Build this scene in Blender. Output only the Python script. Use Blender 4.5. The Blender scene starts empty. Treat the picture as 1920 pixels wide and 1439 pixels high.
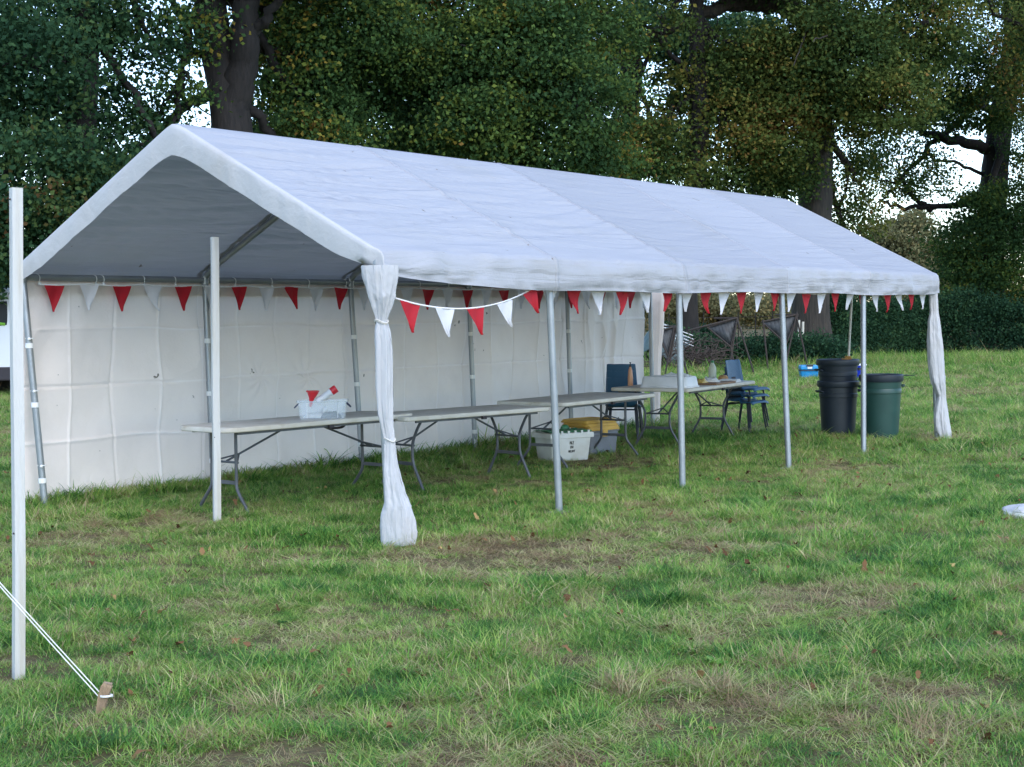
import bpy, bmesh, math
import numpy as np
from mathutils import Vector, Matrix, Euler
PI = math.pi
SC = bpy.context.scene
COL = SC.collection
RNG = np.random.default_rng(7)

# ------------------------------------------------------------------ camera, sky, sun, exposure
# world: x runs along the marquee (0 = near gable, 10 = far gable), y across it (0 = open front side, 4 = walled side)
FPX, W0, H0 = 2782.88, 1920.0, 1439.0
CAM = np.array([-7.5188, -6.8023, 1.5548])
YAW, PITCH, ROLL = 0.645781, -0.045027, -0.012027
FWD = np.array([math.cos(YAW)*math.cos(PITCH), math.sin(YAW)*math.cos(PITCH), math.sin(PITCH)])
_r = np.array([math.sin(YAW), -math.cos(YAW), 0.0]); _u = np.cross(_r, FWD)
RGT = _r*math.cos(ROLL) + _u*math.sin(ROLL)
UPV = -_r*math.sin(ROLL) + _u*math.cos(ROLL)

cam_d = bpy.data.cameras.new('camera'); cam = bpy.data.objects.new('camera', cam_d); COL.objects.link(cam)
cam_d.sensor_fit = 'HORIZONTAL'; cam_d.sensor_width = 36.0; cam_d.lens = 36.0*FPX/W0
cam_d.clip_start = 0.1; cam_d.clip_end = 2000.0
M = Matrix.Identity(4)
for i in range(3):
    M[i][0] = RGT[i]; M[i][1] = UPV[i]; M[i][2] = -FWD[i]; M[i][3] = CAM[i]
cam.matrix_world = M
SC.camera = cam

SUN_ELEV, SUN_AZ = math.radians(46.0), math.radians(-118.0)   # veiled sun, high behind the camera on the open side
world = bpy.data.worlds.new('World'); SC.world = world; world.use_nodes = True
wn = world.node_tree; wn.nodes.clear()
w_out = wn.nodes.new('ShaderNodeOutputWorld'); w_bg = wn.nodes.new('ShaderNodeBackground'); w_sky = wn.nodes.new('ShaderNodeTexSky')
w_sky.sky_type = 'NISHITA'; w_sky.sun_disc = False
w_sky.sun_elevation = SUN_ELEV; w_sky.sun_rotation = PI/2 - SUN_AZ
w_sky.air_density = 1.0; w_sky.dust_density = 0.4; w_sky.ozone_density = 2.0; w_sky.altitude = 0
w_bg.inputs['Strength'].default_value = 0.15
wn.links.new(w_sky.outputs[0], w_bg.inputs['Color']); wn.links.new(w_bg.outputs[0], w_out.inputs['Surface'])

sun_d = bpy.data.lights.new('sun', 'SUN'); sun = bpy.data.objects.new('sun', sun_d); COL.objects.link(sun)
sun_d.energy = 0.75; sun_d.angle = math.radians(55.0); sun_d.color = (1.0, 0.89, 0.72)
sdir = Vector((math.cos(SUN_AZ)*math.cos(SUN_ELEV), math.sin(SUN_AZ)*math.cos(SUN_ELEV), math.sin(SUN_ELEV)))
sun.rotation_euler = sdir.to_track_quat('Z', 'Y').to_euler()
sun.location = (10, 10, 40)

SC.view_settings.view_transform = 'Standard'; SC.view_settings.look = 'None'
SC.view_settings.exposure = 1.68; SC.view_settings.gamma = 1.0
SC.view_settings.use_curve_mapping = False
SC.render.engine = 'CYCLES'
SC.cycles.use_denoising = True
SC.cycles.max_bounces = 8; SC.cycles.transparent_max_bounces = 12
SC.cycles.diffuse_bounces = 4; SC.cycles.transmission_bounces = 6

def ground_at(px, py, z=0.0):
    d = FWD + RGT*(px-W0/2)/FPX - UPV*(py-H0/2)/FPX
    return CAM + d*((z-CAM[2])/d[2])
def at(px, py, D):
    return CAM + (FWD + RGT*(px-W0/2)/FPX - UPV*(py-H0/2)/FPX)*D

# ------------------------------------------------------------------ materials
def nd(nt, t, **kw):
    n = nt.nodes.new(t)
    for k, v in kw.items(): setattr(n, k, v)
    return n
def mat(name, col, rough=0.6, col2=None, nscale=6.0, nlo=0.35, nhi=0.65, bump=0.0, bscale=60.0, metal=0.0, spec=0.5,
        trans=0.0, coords='Object', stretch=None, col3=None, n3scale=1.5, n3lo=0.55, n3hi=0.7, alpha=1.0, transmission=0.0):
    m = bpy.data.materials.new(name); m.use_nodes = True
    nt = m.node_tree; nt.nodes.clear(); L = nt.links.new
    out = nd(nt, 'ShaderNodeOutputMaterial'); b = nd(nt, 'ShaderNodeBsdfPrincipled')
    b.inputs['Roughness'].default_value = rough; b.inputs['Metallic'].default_value = metal
    b.inputs['Specular IOR Level'].default_value = spec
    b.inputs['Transmission Weight'].default_value = transmission
    b.inputs['Alpha'].default_value = alpha
    tc = nd(nt, 'ShaderNodeTexCoord'); vec = tc.outputs[coords]
    if stretch:
        mp = nd(nt, 'ShaderNodeMapping'); mp.inputs['Scale'].default_value = stretch
        L(vec, mp.inputs['Vector']); vec = mp.outputs['Vector']
    csock = None
    def noise_mix(prev, c, scale, lo, hi, detail=5.0):
        n = nd(nt, 'ShaderNodeTexNoise'); n.inputs['Scale'].default_value = scale; n.inputs['Detail'].default_value = detail
        L(vec, n.inputs['Vector'])
        mr = nd(nt, 'ShaderNodeMapRange'); mr.inputs['From Min'].default_value = lo; mr.inputs['From Max'].default_value = hi
        L(n.outputs['Fac'], mr.inputs['Value'])
        mx = nd(nt, 'ShaderNodeMix', data_type='RGBA')
        L(mr.outputs['Result'], mx.inputs['Factor'])
        if isinstance(prev, tuple): mx.inputs['A'].default_value = prev
        else: L(prev, mx.inputs['A'])
        mx.inputs['B'].default_value = (*c, 1)
        return mx.outputs['Result']
    cur = (*col, 1)
    if col2: cur = noise_mix(cur, col2, nscale, nlo, nhi)
    if col3: cur = noise_mix(cur, col3, n3scale, n3lo, n3hi)
    if isinstance(cur, tuple): b.inputs['Base Color'].default_value = cur
    else: L(cur, b.inputs['Base Color'])
    nrm = None
    if bump:
        n = nd(nt, 'ShaderNodeTexNoise'); n.inputs['Scale'].default_value = bscale; n.inputs['Detail'].default_value = 6
        L(vec, n.inputs['Vector'])
        bp = nd(nt, 'ShaderNodeBump'); bp.inputs['Strength'].default_value = bump; bp.inputs['Distance'].default_value = 0.02
        L(n.outputs['Fac'], bp.inputs['Height']); L(bp.outputs['Normal'], b.inputs['Normal']); nrm = bp.outputs['Normal']
    sh = b.outputs[0]
    if trans:
        t = nd(nt, 'ShaderNodeBsdfTranslucent')
        if isinstance(cur, tuple): t.inputs['Color'].default_value = cur
        else: L(cur, t.inputs['Color'])
        if nrm: L(nrm, t.inputs['Normal'])
        ms = nd(nt, 'ShaderNodeMixShader'); ms.inputs['Fac'].default_value = trans
        L(sh, ms.inputs[1]); L(t.outputs[0], ms.inputs[2]); sh = ms.outputs[0]
    L(sh, out.inputs['Surface'])
    m['cur'] = 0
    return m

def var_material(name, stops, rough=0.75, trans=0.32, world_scale=0.25, world_amt=0.5, spec=0.08):
    """colour ramp driven by the per-piece attribute 'var' plus a world-space noise"""
    m = bpy.data.materials.new(name); m.use_nodes = True
    nt = m.node_tree; nt.nodes.clear(); L = nt.links.new
    out = nd(nt, 'ShaderNodeOutputMaterial'); b = nd(nt, 'ShaderNodeBsdfPrincipled')
    b.inputs['Roughness'].default_value = rough; b.inputs['Specular IOR Level'].default_value = spec
    at_ = nd(nt, 'ShaderNodeAttribute'); at_.attribute_name = 'var'
    g = nd(nt, 'ShaderNodeNewGeometry'); n = nd(nt, 'ShaderNodeTexNoise')
    n.inputs['Scale'].default_value = world_scale; n.inputs['Detail'].default_value = 4
    L(g.outputs['Position'], n.inputs['Vector'])
    mr = nd(nt, 'ShaderNodeMapRange'); mr.inputs['From Min'].default_value = 0.3; mr.inputs['From Max'].default_value = 0.7
    mr.inputs['To Min'].default_value = -world_amt; mr.inputs['To Max'].default_value = world_amt
    L(n.outputs['Fac'], mr.inputs['Value'])
    ad = nd(nt, 'ShaderNodeMath', operation='ADD', use_clamp=True); L(at_.outputs['Fac'], ad.inputs[0]); L(mr.outputs['Result'], ad.inputs[1])
    cr = nd(nt, 'ShaderNodeValToRGB')
    while len(cr.color_ramp.elements) < len(stops): cr.color_ramp.elements.new(0.5)
    for e, (p, c) in zip(cr.color_ramp.elements, stops): e.position = p; e.color = (*c, 1)
    L(ad.outputs[0], cr.inputs['Fac']); L(cr.outputs['Color'], b.inputs['Base Color'])
    t = nd(nt, 'ShaderNodeBsdfTranslucent'); L(cr.outputs['Color'], t.inputs['Color'])
    ms = nd(nt, 'ShaderNodeMixShader'); ms.inputs['Fac'].default_value = trans
    L(b.outputs[0], ms.inputs[1]); L(t.outputs[0], ms.inputs[2]); L(ms.outputs[0], out.inputs['Surface'])
    return m

def canvas_material(name, base, stain, trans, wr_scale, wr_stretch, wr_amt, speck=True):
    m = bpy.data.materials.new(name); m.use_nodes = True
    nt = m.node_tree; nt.nodes.clear(); L = nt.links.new
    out = nd(nt, 'ShaderNodeOutputMaterial'); b = nd(nt, 'ShaderNodeBsdfPrincipled')
    b.inputs['Roughness'].default_value = 0.48; b.inputs['Specular IOR Level'].default_value = 0.4
    tc = nd(nt, 'ShaderNodeTexCoord'); vec = tc.outputs['Object']
    n = nd(nt, 'ShaderNodeTexNoise'); n.inputs['Scale'].default_value = 1.1; n.inputs['Detail'].default_value = 7; n.inputs['Roughness'].default_value = 0.65
    L(vec, n.inputs['Vector'])
    mr = nd(nt, 'ShaderNodeMapRange'); mr.inputs['From Min'].default_value = 0.52; mr.inputs['From Max'].default_value = 0.8
    L(n.outputs['Fac'], mr.inputs['Value'])
    mx = nd(nt, 'ShaderNodeMix', data_type='RGBA'); mx.inputs['A'].default_value = (*base, 1); mx.inputs['B'].default_value = (*stain, 1)
    L(mr.outputs['Result'], mx.inputs['Factor']); cur = mx.outputs['Result']
    if speck:
        v = nd(nt, 'ShaderNodeTexNoise'); v.inputs['Scale'].default_value = 9.0; v.inputs['Detail'].default_value = 3
        L(vec, v.inputs['Vector'])
        r2 = nd(nt, 'ShaderNodeMapRange'); r2.inputs['From Min'].default_value = 0.735; r2.inputs['From Max'].default_value = 0.76
        L(v.outputs['Fac'], r2.inputs['Value'])
        m2 = nd(nt, 'ShaderNodeMix', data_type='RGBA'); L(cur, m2.inputs['A']); m2.inputs['B'].default_value = (0.16, 0.13, 0.10, 1)
        L(r2.outputs['Result'], m2.inputs['Factor']); cur = m2.outputs['Result']
    if speck and trans < 0.2:      # grubby tide marks along the eave
        sx = nd(nt, 'ShaderNodeSeparateXYZ'); L(vec, sx.inputs[0])
        mz = nd(nt, 'ShaderNodeMapRange', interpolation_type='SMOOTHSTEP'); mz.inputs['From Min'].default_value = 2.12; mz.inputs['From Max'].default_value = 1.96; L(sx.outputs['Z'], mz.inputs['Value'])
        sp = nd(nt, 'ShaderNodeMapping'); sp.inputs['Scale'].default_value = (0.9, 3, 3.5); L(vec, sp.inputs['Vector'])
        sn = nd(nt, 'ShaderNodeTexNoise'); sn.inputs['Scale'].default_value = 2.0; sn.inputs['Detail'].default_value = 8; sn.inputs['Roughness'].default_value = 0.7; L(sp.outputs['Vector'], sn.inputs['Vector'])
        s2 = nd(nt, 'ShaderNodeMapRange'); s2.inputs['From Min'].default_value = 0.5; s2.inputs['From Max'].default_value = 0.72; s2.inputs['To Max'].default_value = 0.30; L(sn.outputs['Fac'], s2.inputs['Value'])
        mu = nd(nt, 'ShaderNodeMath', operation='MULTIPLY'); L(mz.outputs['Result'], mu.inputs[0]); L(s2.outputs['Result'], mu.inputs[1])
        m3 = nd(nt, 'ShaderNodeMix', data_type='RGBA'); L(cur, m3.inputs['A']); m3.inputs['B'].default_value = (0.30, 0.275, 0.24, 1); L(mu.outputs[0], m3.inputs['Factor']); cur = m3.outputs['Result']
    oi_ = nd(nt, 'ShaderNodeObjectInfo'); pr = nd(nt, 'ShaderNodeMapRange'); pr.inputs['To Min'].default_value = 0.88; pr.inputs['To Max'].default_value = 1.10
    L(oi_.outputs['Random'], pr.inputs['Value'])
    hv = nd(nt, 'ShaderNodeHueSaturation'); L(pr.outputs['Result'], hv.inputs['Value']); L(cur, hv.inputs['Color']); cur = hv.outputs['Color']
    L(cur, b.inputs['Base Color'])
    mp = nd(nt, 'ShaderNodeMapping'); mp.inputs['Scale'].default_value = wr_stretch; L(vec, mp.inputs['Vector'])
    w = nd(nt, 'ShaderNodeTexNoise'); w.inputs['Scale'].default_value = wr_scale; w.inputs['Detail'].default_value = 6; w.inputs['Distortion'].default_value = 0.6
    L(mp.outputs['Vector'], w.inputs['Vector'])
    bp = nd(nt, 'ShaderNodeBump'); bp.inputs['Strength'].default_value = wr_amt; bp.inputs['Distance'].default_value = 0.03
    L(w.outputs['Fac'], bp.inputs['Height'])
    f = nd(nt, 'ShaderNodeTexNoise'); f.inputs['Scale'].default_value = 38.0; f.inputs['Detail'].default_value = 5; L(vec, f.inputs['Vector'])
    b2 = nd(nt, 'ShaderNodeBump'); b2.inputs['Strength'].default_value = 0.25; b2.inputs['Distance'].default_value = 0.01
    L(f.outputs['Fac'], b2.inputs['Height']); L(bp.outputs['Normal'], b2.inputs['Normal']); L(b2.outputs['Normal'], b.inputs['Normal'])
    t = nd(nt, 'ShaderNodeBsdfTranslucent'); L(cur, t.inputs['Color']); L(b2.outputs['Normal'], t.inputs['Normal'])
    ms = nd(nt, 'ShaderNodeMixShader'); ms.inputs['Fac'].default_value = trans
    L(b.outputs[0], ms.inputs[1]); L(t.outputs[0], ms.inputs[2]); L(ms.outputs[0], out.inputs['Surface'])
    return m

MT = {}
MT['roof'] = canvas_material('roof_canvas', (0.385, 0.39, 0.42), (0.36, 0.36, 0.365), 0.15, 4.0, (0.13, 2.4, 2.4), 0.85)
nt = MT['roof'].node_tree
def add_crease_tone(m, col):
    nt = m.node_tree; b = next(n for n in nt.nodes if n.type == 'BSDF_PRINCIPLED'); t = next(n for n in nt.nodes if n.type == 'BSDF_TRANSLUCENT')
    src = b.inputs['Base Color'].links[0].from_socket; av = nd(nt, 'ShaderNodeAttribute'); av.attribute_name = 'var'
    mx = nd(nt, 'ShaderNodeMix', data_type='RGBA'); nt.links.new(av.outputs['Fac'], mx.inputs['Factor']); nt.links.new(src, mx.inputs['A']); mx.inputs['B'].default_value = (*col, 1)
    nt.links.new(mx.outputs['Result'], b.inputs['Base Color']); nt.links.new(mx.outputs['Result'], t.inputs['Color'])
MT['trim'] = canvas_material('trim_canvas', (0.50, 0.495, 0.50), (0.40, 0.38, 0.35), 0.14, 5.0, (1, 1, 1), 0.35, False)
MT['wall'] = canvas_material('wall_canvas', (0.86, 0.765, 0.715), (0.76, 0.67, 0.62), 0.24, 3.0, (1, 1, 1), 0.30)
add_crease_tone(MT['wall'], (0.95, 0.88, 0.85))
MT['curtain'] = canvas_material('curtain_canvas', (0.51, 0.51, 0.525), (0.42, 0.39, 0.36), 0.18, 6.0, (3, 3, .5), 0.8, False)
MT['galv'] = mat('galvanised_tube', (0.33, 0.35, 0.37), 0.45, (0.28, 0.30, 0.32), 5, metal=0.75, bump=0.1)
MT['galv_plate'] = mat('plate_steel', (0.30, 0.31, 0.33), 0.5, (0.2, 0.18, 0.16), 20, metal=0.6)
MT['strap'] = mat('white_strap', (0.72, 0.72, 0.72), 0.6)
MT['tie'] = mat('tie_cord', (0.55, 0.52, 0.47), 0.8)
MT['dark_tube'] = mat('dark_powder_coat', (0.055, 0.06, 0.068), 0.42, (0.085, 0.09, 0.1), 10, bump=0.06)
MT['tabletop'] = mat('table_plastic', (0.58, 0.54, 0.47), 0.5, (0.50, 0.45, 0.37), 7, bump=0.12, bscale=220, col3=(0.30, 0.24, 0.15), n3scale=3.5, n3lo=0.62, n3hi=0.78)
MT['paint_wood'] = mat('white_painted_timber', (0.52, 0.515, 0.50), 0.6, (0.40, 0.36, 0.29), 5, 0.45, 0.75, bump=0.3, bscale=40, stretch=(4, 4, 0.25))
MT['nail'] = mat('rusty_nail', (0.03, 0.025, 0.03), 0.7)
MT['rope'] = mat('white_rope', (0.72, 0.71, 0.70), 0.8, bump=0.3, bscale=300)
MT['peg'] = mat('peg_wood', (0.36, 0.25, 0.15), 0.75, (0.24, 0.16, 0.10), 8, bump=0.4, bscale=25, stretch=(6, 6, 1))
MT['flag_red'] = mat('red_fabric', (0.55, 0.012, 0.025), 0.7, (0.48, 0.015, 0.03), 12, trans=0.35, bump=0.1, bscale=300)
MT['flag_white'] = mat('white_fabric', (0.80, 0.79, 0.84), 0.7, trans=0.35, bump=0.1, bscale=300)
MT['cord'] = mat('bunting_tape', (0.78, 0.76, 0.78), 0.7)
MT['bark'] = mat('oak_bark', (0.016, 0.013, 0.012), 0.9, (0.007, 0.006, 0.006), 5, bump=1.0, bscale=7, stretch=(2.4, 2.4, 0.5))
MT['bark_brown'] = mat('brown_bark', (0.042, 0.034, 0.027), 0.9, (0.017, 0.015, 0.013), 6, bump=1.0, bscale=8, stretch=(3.0, 3.0, 0.35))
MT['leaf_oak'] = var_material('oak_leaves', [(0.0, (0.029, 0.066, 0.025)), (0.45, (0.058, 0.114, 0.034)), (0.80, (0.122, 0.168, 0.034)), (0.97, (0.244, 0.175, 0.034)), (1.0, (0.17, 0.10, 0.03))], world_amt=0.3)
MT['leaf_dark'] = var_material('dark_green_leaves', [(0.0, (0.018, 0.050, 0.025)), (0.6, (0.038, 0.088, 0.038)), (0.93, (0.078, 0.118, 0.034)), (1.0, (0.12, 0.07, 0.03))], world_amt=0.25)
MT['leaf_autumn'] = var_material('turning_leaves', [(0.0, (0.040, 0.077, 0.025)), (0.45, (0.079, 0.114, 0.029)), (0.80, (0.136, 0.143, 0.032)), (0.96, (0.202, 0.155, 0.038)), (1.0, (0.19, 0.115, 0.035))], world_amt=0.38)
MT['leaf_hedge'] = var_material('hedge_leaves', [(0.0, (0.017, 0.049, 0.028)), (0.7, (0.038, 0.087, 0.039)), (1.0, (0.076, 0.131, 0.044))], trans=0.25, world_amt=0.25)
MT['leaf_far'] = var_material('far_leaves', [(0.0, (0.11, 0.12, 0.055)), (0.6, (0.20, 0.18, 0.085)), (1.0, (0.32, 0.24, 0.10))], world_amt=0.35)
MT['leaf_gold'] = var_material('golden_leaves', [(0.0, (0.16, 0.15, 0.04)), (0.6, (0.36, 0.27, 0.07)), (1.0, (0.5, 0.36, 0.12))], world_amt=0.3)

# ------------------------------------------------------------------ mesh helpers
class MB:
    def __init__(s): s.v = []; s.f = []
    def add(s, vs, fs):
        o = len(s.v); s.v += [tuple(map(float, p)) for p in vs]; s.f += [tuple(i+o for i in f) for f in fs]; return s
    def box(s, c, d, rz=0.0, taper=1.0, rot=None):
        hx, hy, hz = d[0]/2, d[1]/2, d[2]/2; P = []
        R = rot if rot is not None else Matrix.Rotation(rz, 3, 'Z')
        for z in (-1, 1):
            k = taper if z < 0 else 1.0
            for x, y in ((-1, -1), (1, -1), (1, 1), (-1, 1)):
                P.append(Vector(c) + R @ Vector((x*hx*k, y*hy*k, z*hz)))
        return s.add(P, [(3, 2, 1, 0), (4, 5, 6, 7), (0, 1, 5, 4), (1, 2, 6, 5), (2, 3, 7, 6), (3, 0, 4, 7)])
    def tube(s, pts, r, n=10, caps=True, squash=1.0):
        pts = [Vector(p) for p in pts]; rs = r if isinstance(r, (list, tuple, np.ndarray)) else [r]*len(pts)
        rings = []; prev = None
        for i, p in enumerate(pts):
            t = (pts[min(i+1, len(pts)-1)] - pts[max(i-1, 0)]).normalized()
            if prev is None:
                a = Vector((0, 0, 1)) if abs(t.z) < 0.9 else Vector((1, 0, 0))
                u = t.cross(a).normalized()
            else:
                u = (prev - t*prev.dot(t)).normalized()
            prev = u; w = t.cross(u)
            rings.append([p + (u*math.cos(2*PI*k/n) + w*math.sin(2*PI*k/n)*squash)*rs[i] for k in range(n)])
        V = [q for R in rings for q in R]; F = []
        for i in range(len(pts)-1):
            for k in range(n):
                a = i*n+k; b_ = i*n+(k+1) % n
                F.append((a, b_, b_+n, a+n))
        if caps: F.append(tuple(reversed(range(n)))); F.append(tuple(range((len(pts)-1)*n, len(pts)*n)))
        return s.add(V, F)
    def lathe(s, prof, c=(0, 0, 0), n=28, cap0=True, cap1=True, sx=1.0, sy=1.0, rz=0.0):
        V = []; F = []; m = len(prof); cr, sr = math.cos(rz), math.sin(rz)
        for r, z in prof:
            for k in range(n):
                x = r*math.cos(2*PI*k/n)*sx; y = r*math.sin(2*PI*k/n)*sy
                V.append((c[0]+x*cr-y*sr, c[1]+x*sr+y*cr, c[2]+z))
        for i in range(m-1):
            for k in range(n): F.append((i*n+k, i*n+(k+1) % n, (i+1)*n+(k+1) % n, (i+1)*n+k))
        if cap0: F.append(tuple(reversed(range(n))))
        if cap1: F.append(tuple(range((m-1)*n, m*n)))
        return s.add(V, F)
    def grid(s, P):   # P[i][j] points
        a = len(P); b_ = len(P[0]); V = [q for R in P for q in R]
        return s.add(V, [(i*b_+j, (i+1)*b_+j, (i+1)*b_+j+1, i*b_+j+1) for i in range(a-1) for j in range(b_-1)])
    def mesh(s, name):
        me = bpy.data.meshes.new(name); me.from_pydata(s.v, [], s.f); me.update(); return me
    def build(s, name, m, parent=None, smooth=True, bevel=0.0, solid=0.0, angle=40):
        return link(name, s.mesh(name), m, parent, smooth, bevel, solid, angle)

def link(name, me, m, parent=None, smooth=True, bevel=0.0, solid=0.0, angle=40):
    o = bpy.data.objects.new(name, me); COL.objects.link(o)
    if m is not None and not me.materials: me.materials.append(MT[m] if isinstance(m, str) else m)
    if smooth and len(me.polygons):
        me.polygons.foreach_set('use_smooth', np.ones(len(me.polygons), dtype=bool))
        if angle is not None and hasattr(me, 'set_sharp_from_angle'): me.set_sharp_from_angle(angle=math.radians(angle))
    if solid:
        md = o.modifiers.new('solid', 'SOLIDIFY'); md.thickness = solid; md.offset = 0
    if bevel:
        md = o.modifiers.new('bevel', 'BEVEL'); md.width = bevel; md.segments = 2; md.limit_method = 'ANGLE'
    if parent is not None: o.parent = parent
    return o
def tag(o, label, cat, group=None, kind=None):
    if label: o['label'] = label
    if cat: o['category'] = cat
    if group: o['group'] = group
    if kind: o['kind'] = kind
    return o
def thing(name, loc, label, cat, rz=0.0, group=None):
    o = bpy.data.objects.new(name, None); COL.objects.link(o); o.location = tuple(map(float, loc)); o.rotation_euler = (0, 0, rz)
    o.empty_display_size = 0.2
    return tag(o, label, cat, group)
def copy_tree(o, parent=None):
    c = o.copy(); COL.objects.link(c); c.parent = parent
    for ch in list(o.children): copy_tree(ch, c)
    return c
def smooth_path(pts, n=6):
    pts = [np.array(p, float) for p in pts]; out = []
    P = [2*pts[0]-pts[1]] + pts + [2*pts[-1]-pts[-2]]
    for i in range(1, len(P)-2):
        for t in np.linspace(0, 1, n, endpoint=False):
            a, b_, c, d = P[i-1], P[i], P[i+1], P[i+2]
            out.append(0.5*((2*b_)+(-a+c)*t+(2*a-5*b_+4*c-d)*t*t+(-a+3*b_-3*c+d)*t**3))
    out.append(pts[-1]); return out

def vnoise(x, y, seed=0):
    """smooth value noise on arrays, range about -1..1"""
    x = np.asarray(x, float); y = np.asarray(y, float)
    xi = np.floor(x).astype(int); yi = np.floor(y).astype(int); fx = x-xi; fy = y-yi
    fx = fx*fx*(3-2*fx); fy = fy*fy*(3-2*fy)
    def h(a, b_):
        n = (a*374761393 + b_*668265263 + seed*1442695041) & 0x7fffffff
        n = ((n ^ (n >> 13))*1274126177) & 0x7fffffff
        return ((n ^ (n >> 16)) & 0xffff)/32767.5 - 1
    return (h(xi, yi)*(1-fx)+h(xi+1, yi)*fx)*(1-fy)+(h(xi, yi+1)*(1-fx)+h(xi+1, yi+1)*fx)*fy

def np_mesh(name, V, F, var=None):
    """V (n,3), F (m,k) with constant k"""
    me = bpy.data.meshes.new(name); n, m, k = len(V), len(F), F.shape[1]
    me.vertices.add(n); me.vertices.foreach_set('co', np.ascontiguousarray(V, dtype=np.float32).ravel())
    me.loops.add(m*k); me.loops.foreach_set('vertex_index', np.ascontiguousarray(F, dtype=np.int32).ravel())
    me.polygons.add(m); me.polygons.foreach_set('loop_start', np.arange(0, m*k, k, dtype=np.int32))
    me.update(calc_edges=True)
    if var is not None:
        a = me.attributes.new('var', 'FLOAT', 'POINT'); a.data.foreach_set('value', np.ascontiguousarray(var, dtype=np.float32))
    return me
def leaf_mesh(name, C, size, var, rng, droop=0.3, aspect=0.72, NRM=None):
    n = len(C)
    a = rng.normal(size=(n, 3)); a[:, 2] -= droop; a /= np.linalg.norm(a, axis=1)[:, None]
    b_ = rng.normal(size=(n, 3))
    if NRM is not None: b_ = np.cross(NRM + rng.normal(size=(n, 3))*0.6, a)
    b_ -= a*(a*b_).sum(1)[:, None]; b_ /= np.linalg.norm(b_, axis=1)[:, None]+1e-9
    c = np.cross(a, b_)
    L = size[:, None]; Wd = L*aspect*0.5
    V = np.empty((n, 4, 3))
    V[:, 0] = C - a*L*0.5; V[:, 2] = C + a*L*0.5
    fold = c*L*0.12
    V[:, 1] = C + b_*Wd + fold + a*L*0.08; V[:, 3] = C - b_*Wd + fold + a*L*0.08
    i = np.arange(n)*4
    F = np.concatenate([np.stack([i, i+1, i+2], 1), np.stack([i, i+2, i+3], 1)])
    return np_mesh(name, V.reshape(-1, 3), F, np.repeat(var, 4))

# ------------------------------------------------------------------ ground
g_mat = bpy.data.materials.new('meadow_soil'); g_mat.use_nodes = True
nt = g_mat.node_tree; nt.nodes.clear()
o_ = nd(nt, 'ShaderNodeOutputMaterial'); b_ = nd(nt, 'ShaderNodeBsdfPrincipled'); b_.inputs['Roughness'].default_value = 0.95; b_.inputs['Specular IOR Level'].default_value = 0.1
tc_ = nd(nt, 'ShaderNodeTexCoord'); n1 = nd(nt, 'ShaderNodeTexNoise'); n1.inputs['Scale'].default_value = 0.7; n1.inputs['Detail'].default_value = 8; n1.inputs['Roughness'].default_value = 0.7
n2 = nd(nt, 'ShaderNodeTexNoise'); n2.inputs['Scale'].default_value = 30; n2.inputs['Detail'].default_value = 6
nt.links.new(tc_.outputs['Object'], n1.inputs['Vector']); nt.links.new(tc_.outputs['Object'], n2.inputs['Vector'])
cr_ = nd(nt, 'ShaderNodeValToRGB'); cr_.color_ramp.elements.new(0.5)
for e, (p, c) in zip(cr_.color_ramp.elements, [(0.33, (0.085, 0.085, 0.035)), (0.52, (0.110, 0.088, 0.045)), (0.70, (0.090, 0.060, 0.038))]): e.position = p; e.color = (*c, 1)
ad_ = nd(nt, 'ShaderNodeMix', data_type='FLOAT'); ad_.inputs['Factor'].default_value = 0.35
nt.links.new(n1.outputs['Fac'], ad_.inputs['A']); nt.links.new(n2.outputs['Fac'], ad_.inputs['B'])
nt.links.new(ad_.outputs['Result'], cr_.inputs['Fac']); nt.links.new(cr_.outputs['Color'], b_.inputs['Base Color'])
bp_ = nd(nt, 'ShaderNodeBump'); bp_.inputs['Strength'].default_value = 0.8; bp_.inputs['Distance'].default_value = 0.04
nt.links.new(n2.outputs['Fac'], bp_.inputs['Height']); nt.links.new(bp_.outputs['Normal'], b_.inputs['Normal'])
nt.links.new(b_.outputs[0], o_.inputs['Surface'])
q = np.sign(np.linspace(-1, 1, 81))*np.abs(np.linspace(-1, 1, 81))**2.2*700
MB().grid([[(x, y, 0) for y in q] for x in q]).build('ground', g_mat, smooth=False)['kind'] = 'structure'

# ------------------------------------------------------------------ marquee
tent = thing('marquee', (0, 0, 0), 'long white canvas party marquee with open front and grey tube frame', 'marquee')
EZ, RZ = 2.035, 3.055           # canvas height over the eave rail and at the ridge
def valance_z(x): return 1.755 + 0.10*math.exp(-max(x, 0)/0.55) + 0.03*math.exp(-max(10-x, 0)/0.25) + 0.012*math.sin(x*2.1)*math.sin(x*0.9+1)
def slope(y): 
    d = abs(y-2.0); return RZ - (RZ-EZ)*d/2.0 - 0.012*math.exp(-(d/0.06)**2)
def profile(x):
    zb = valance_z(x); f = []
    f += [(-0.085, zb), (-0.083, zb+0.012), (-0.088, zb+0.035), (-0.092, zb+(1.93-zb)*0.4), (-0.086, 1.915), (-0.080, 1.985), (-0.052, 2.016), (0.0, EZ), (0.045, slope(0.045))]
    f += [(y, slope(y)) for y in np.linspace(0.10, 1.95, 64)] + [(1.97, slope(1.97)), (2.0, slope(2.0))]
    back = [(4-y, z) for y, z in reversed(f[:-1])]
    zb2 = 1.79; back = [(y, z if z > 1.9 else zb2 + (z-zb)*(1.9-zb2)/(1.9-zb)) for y, z in back]
    return f + back
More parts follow.
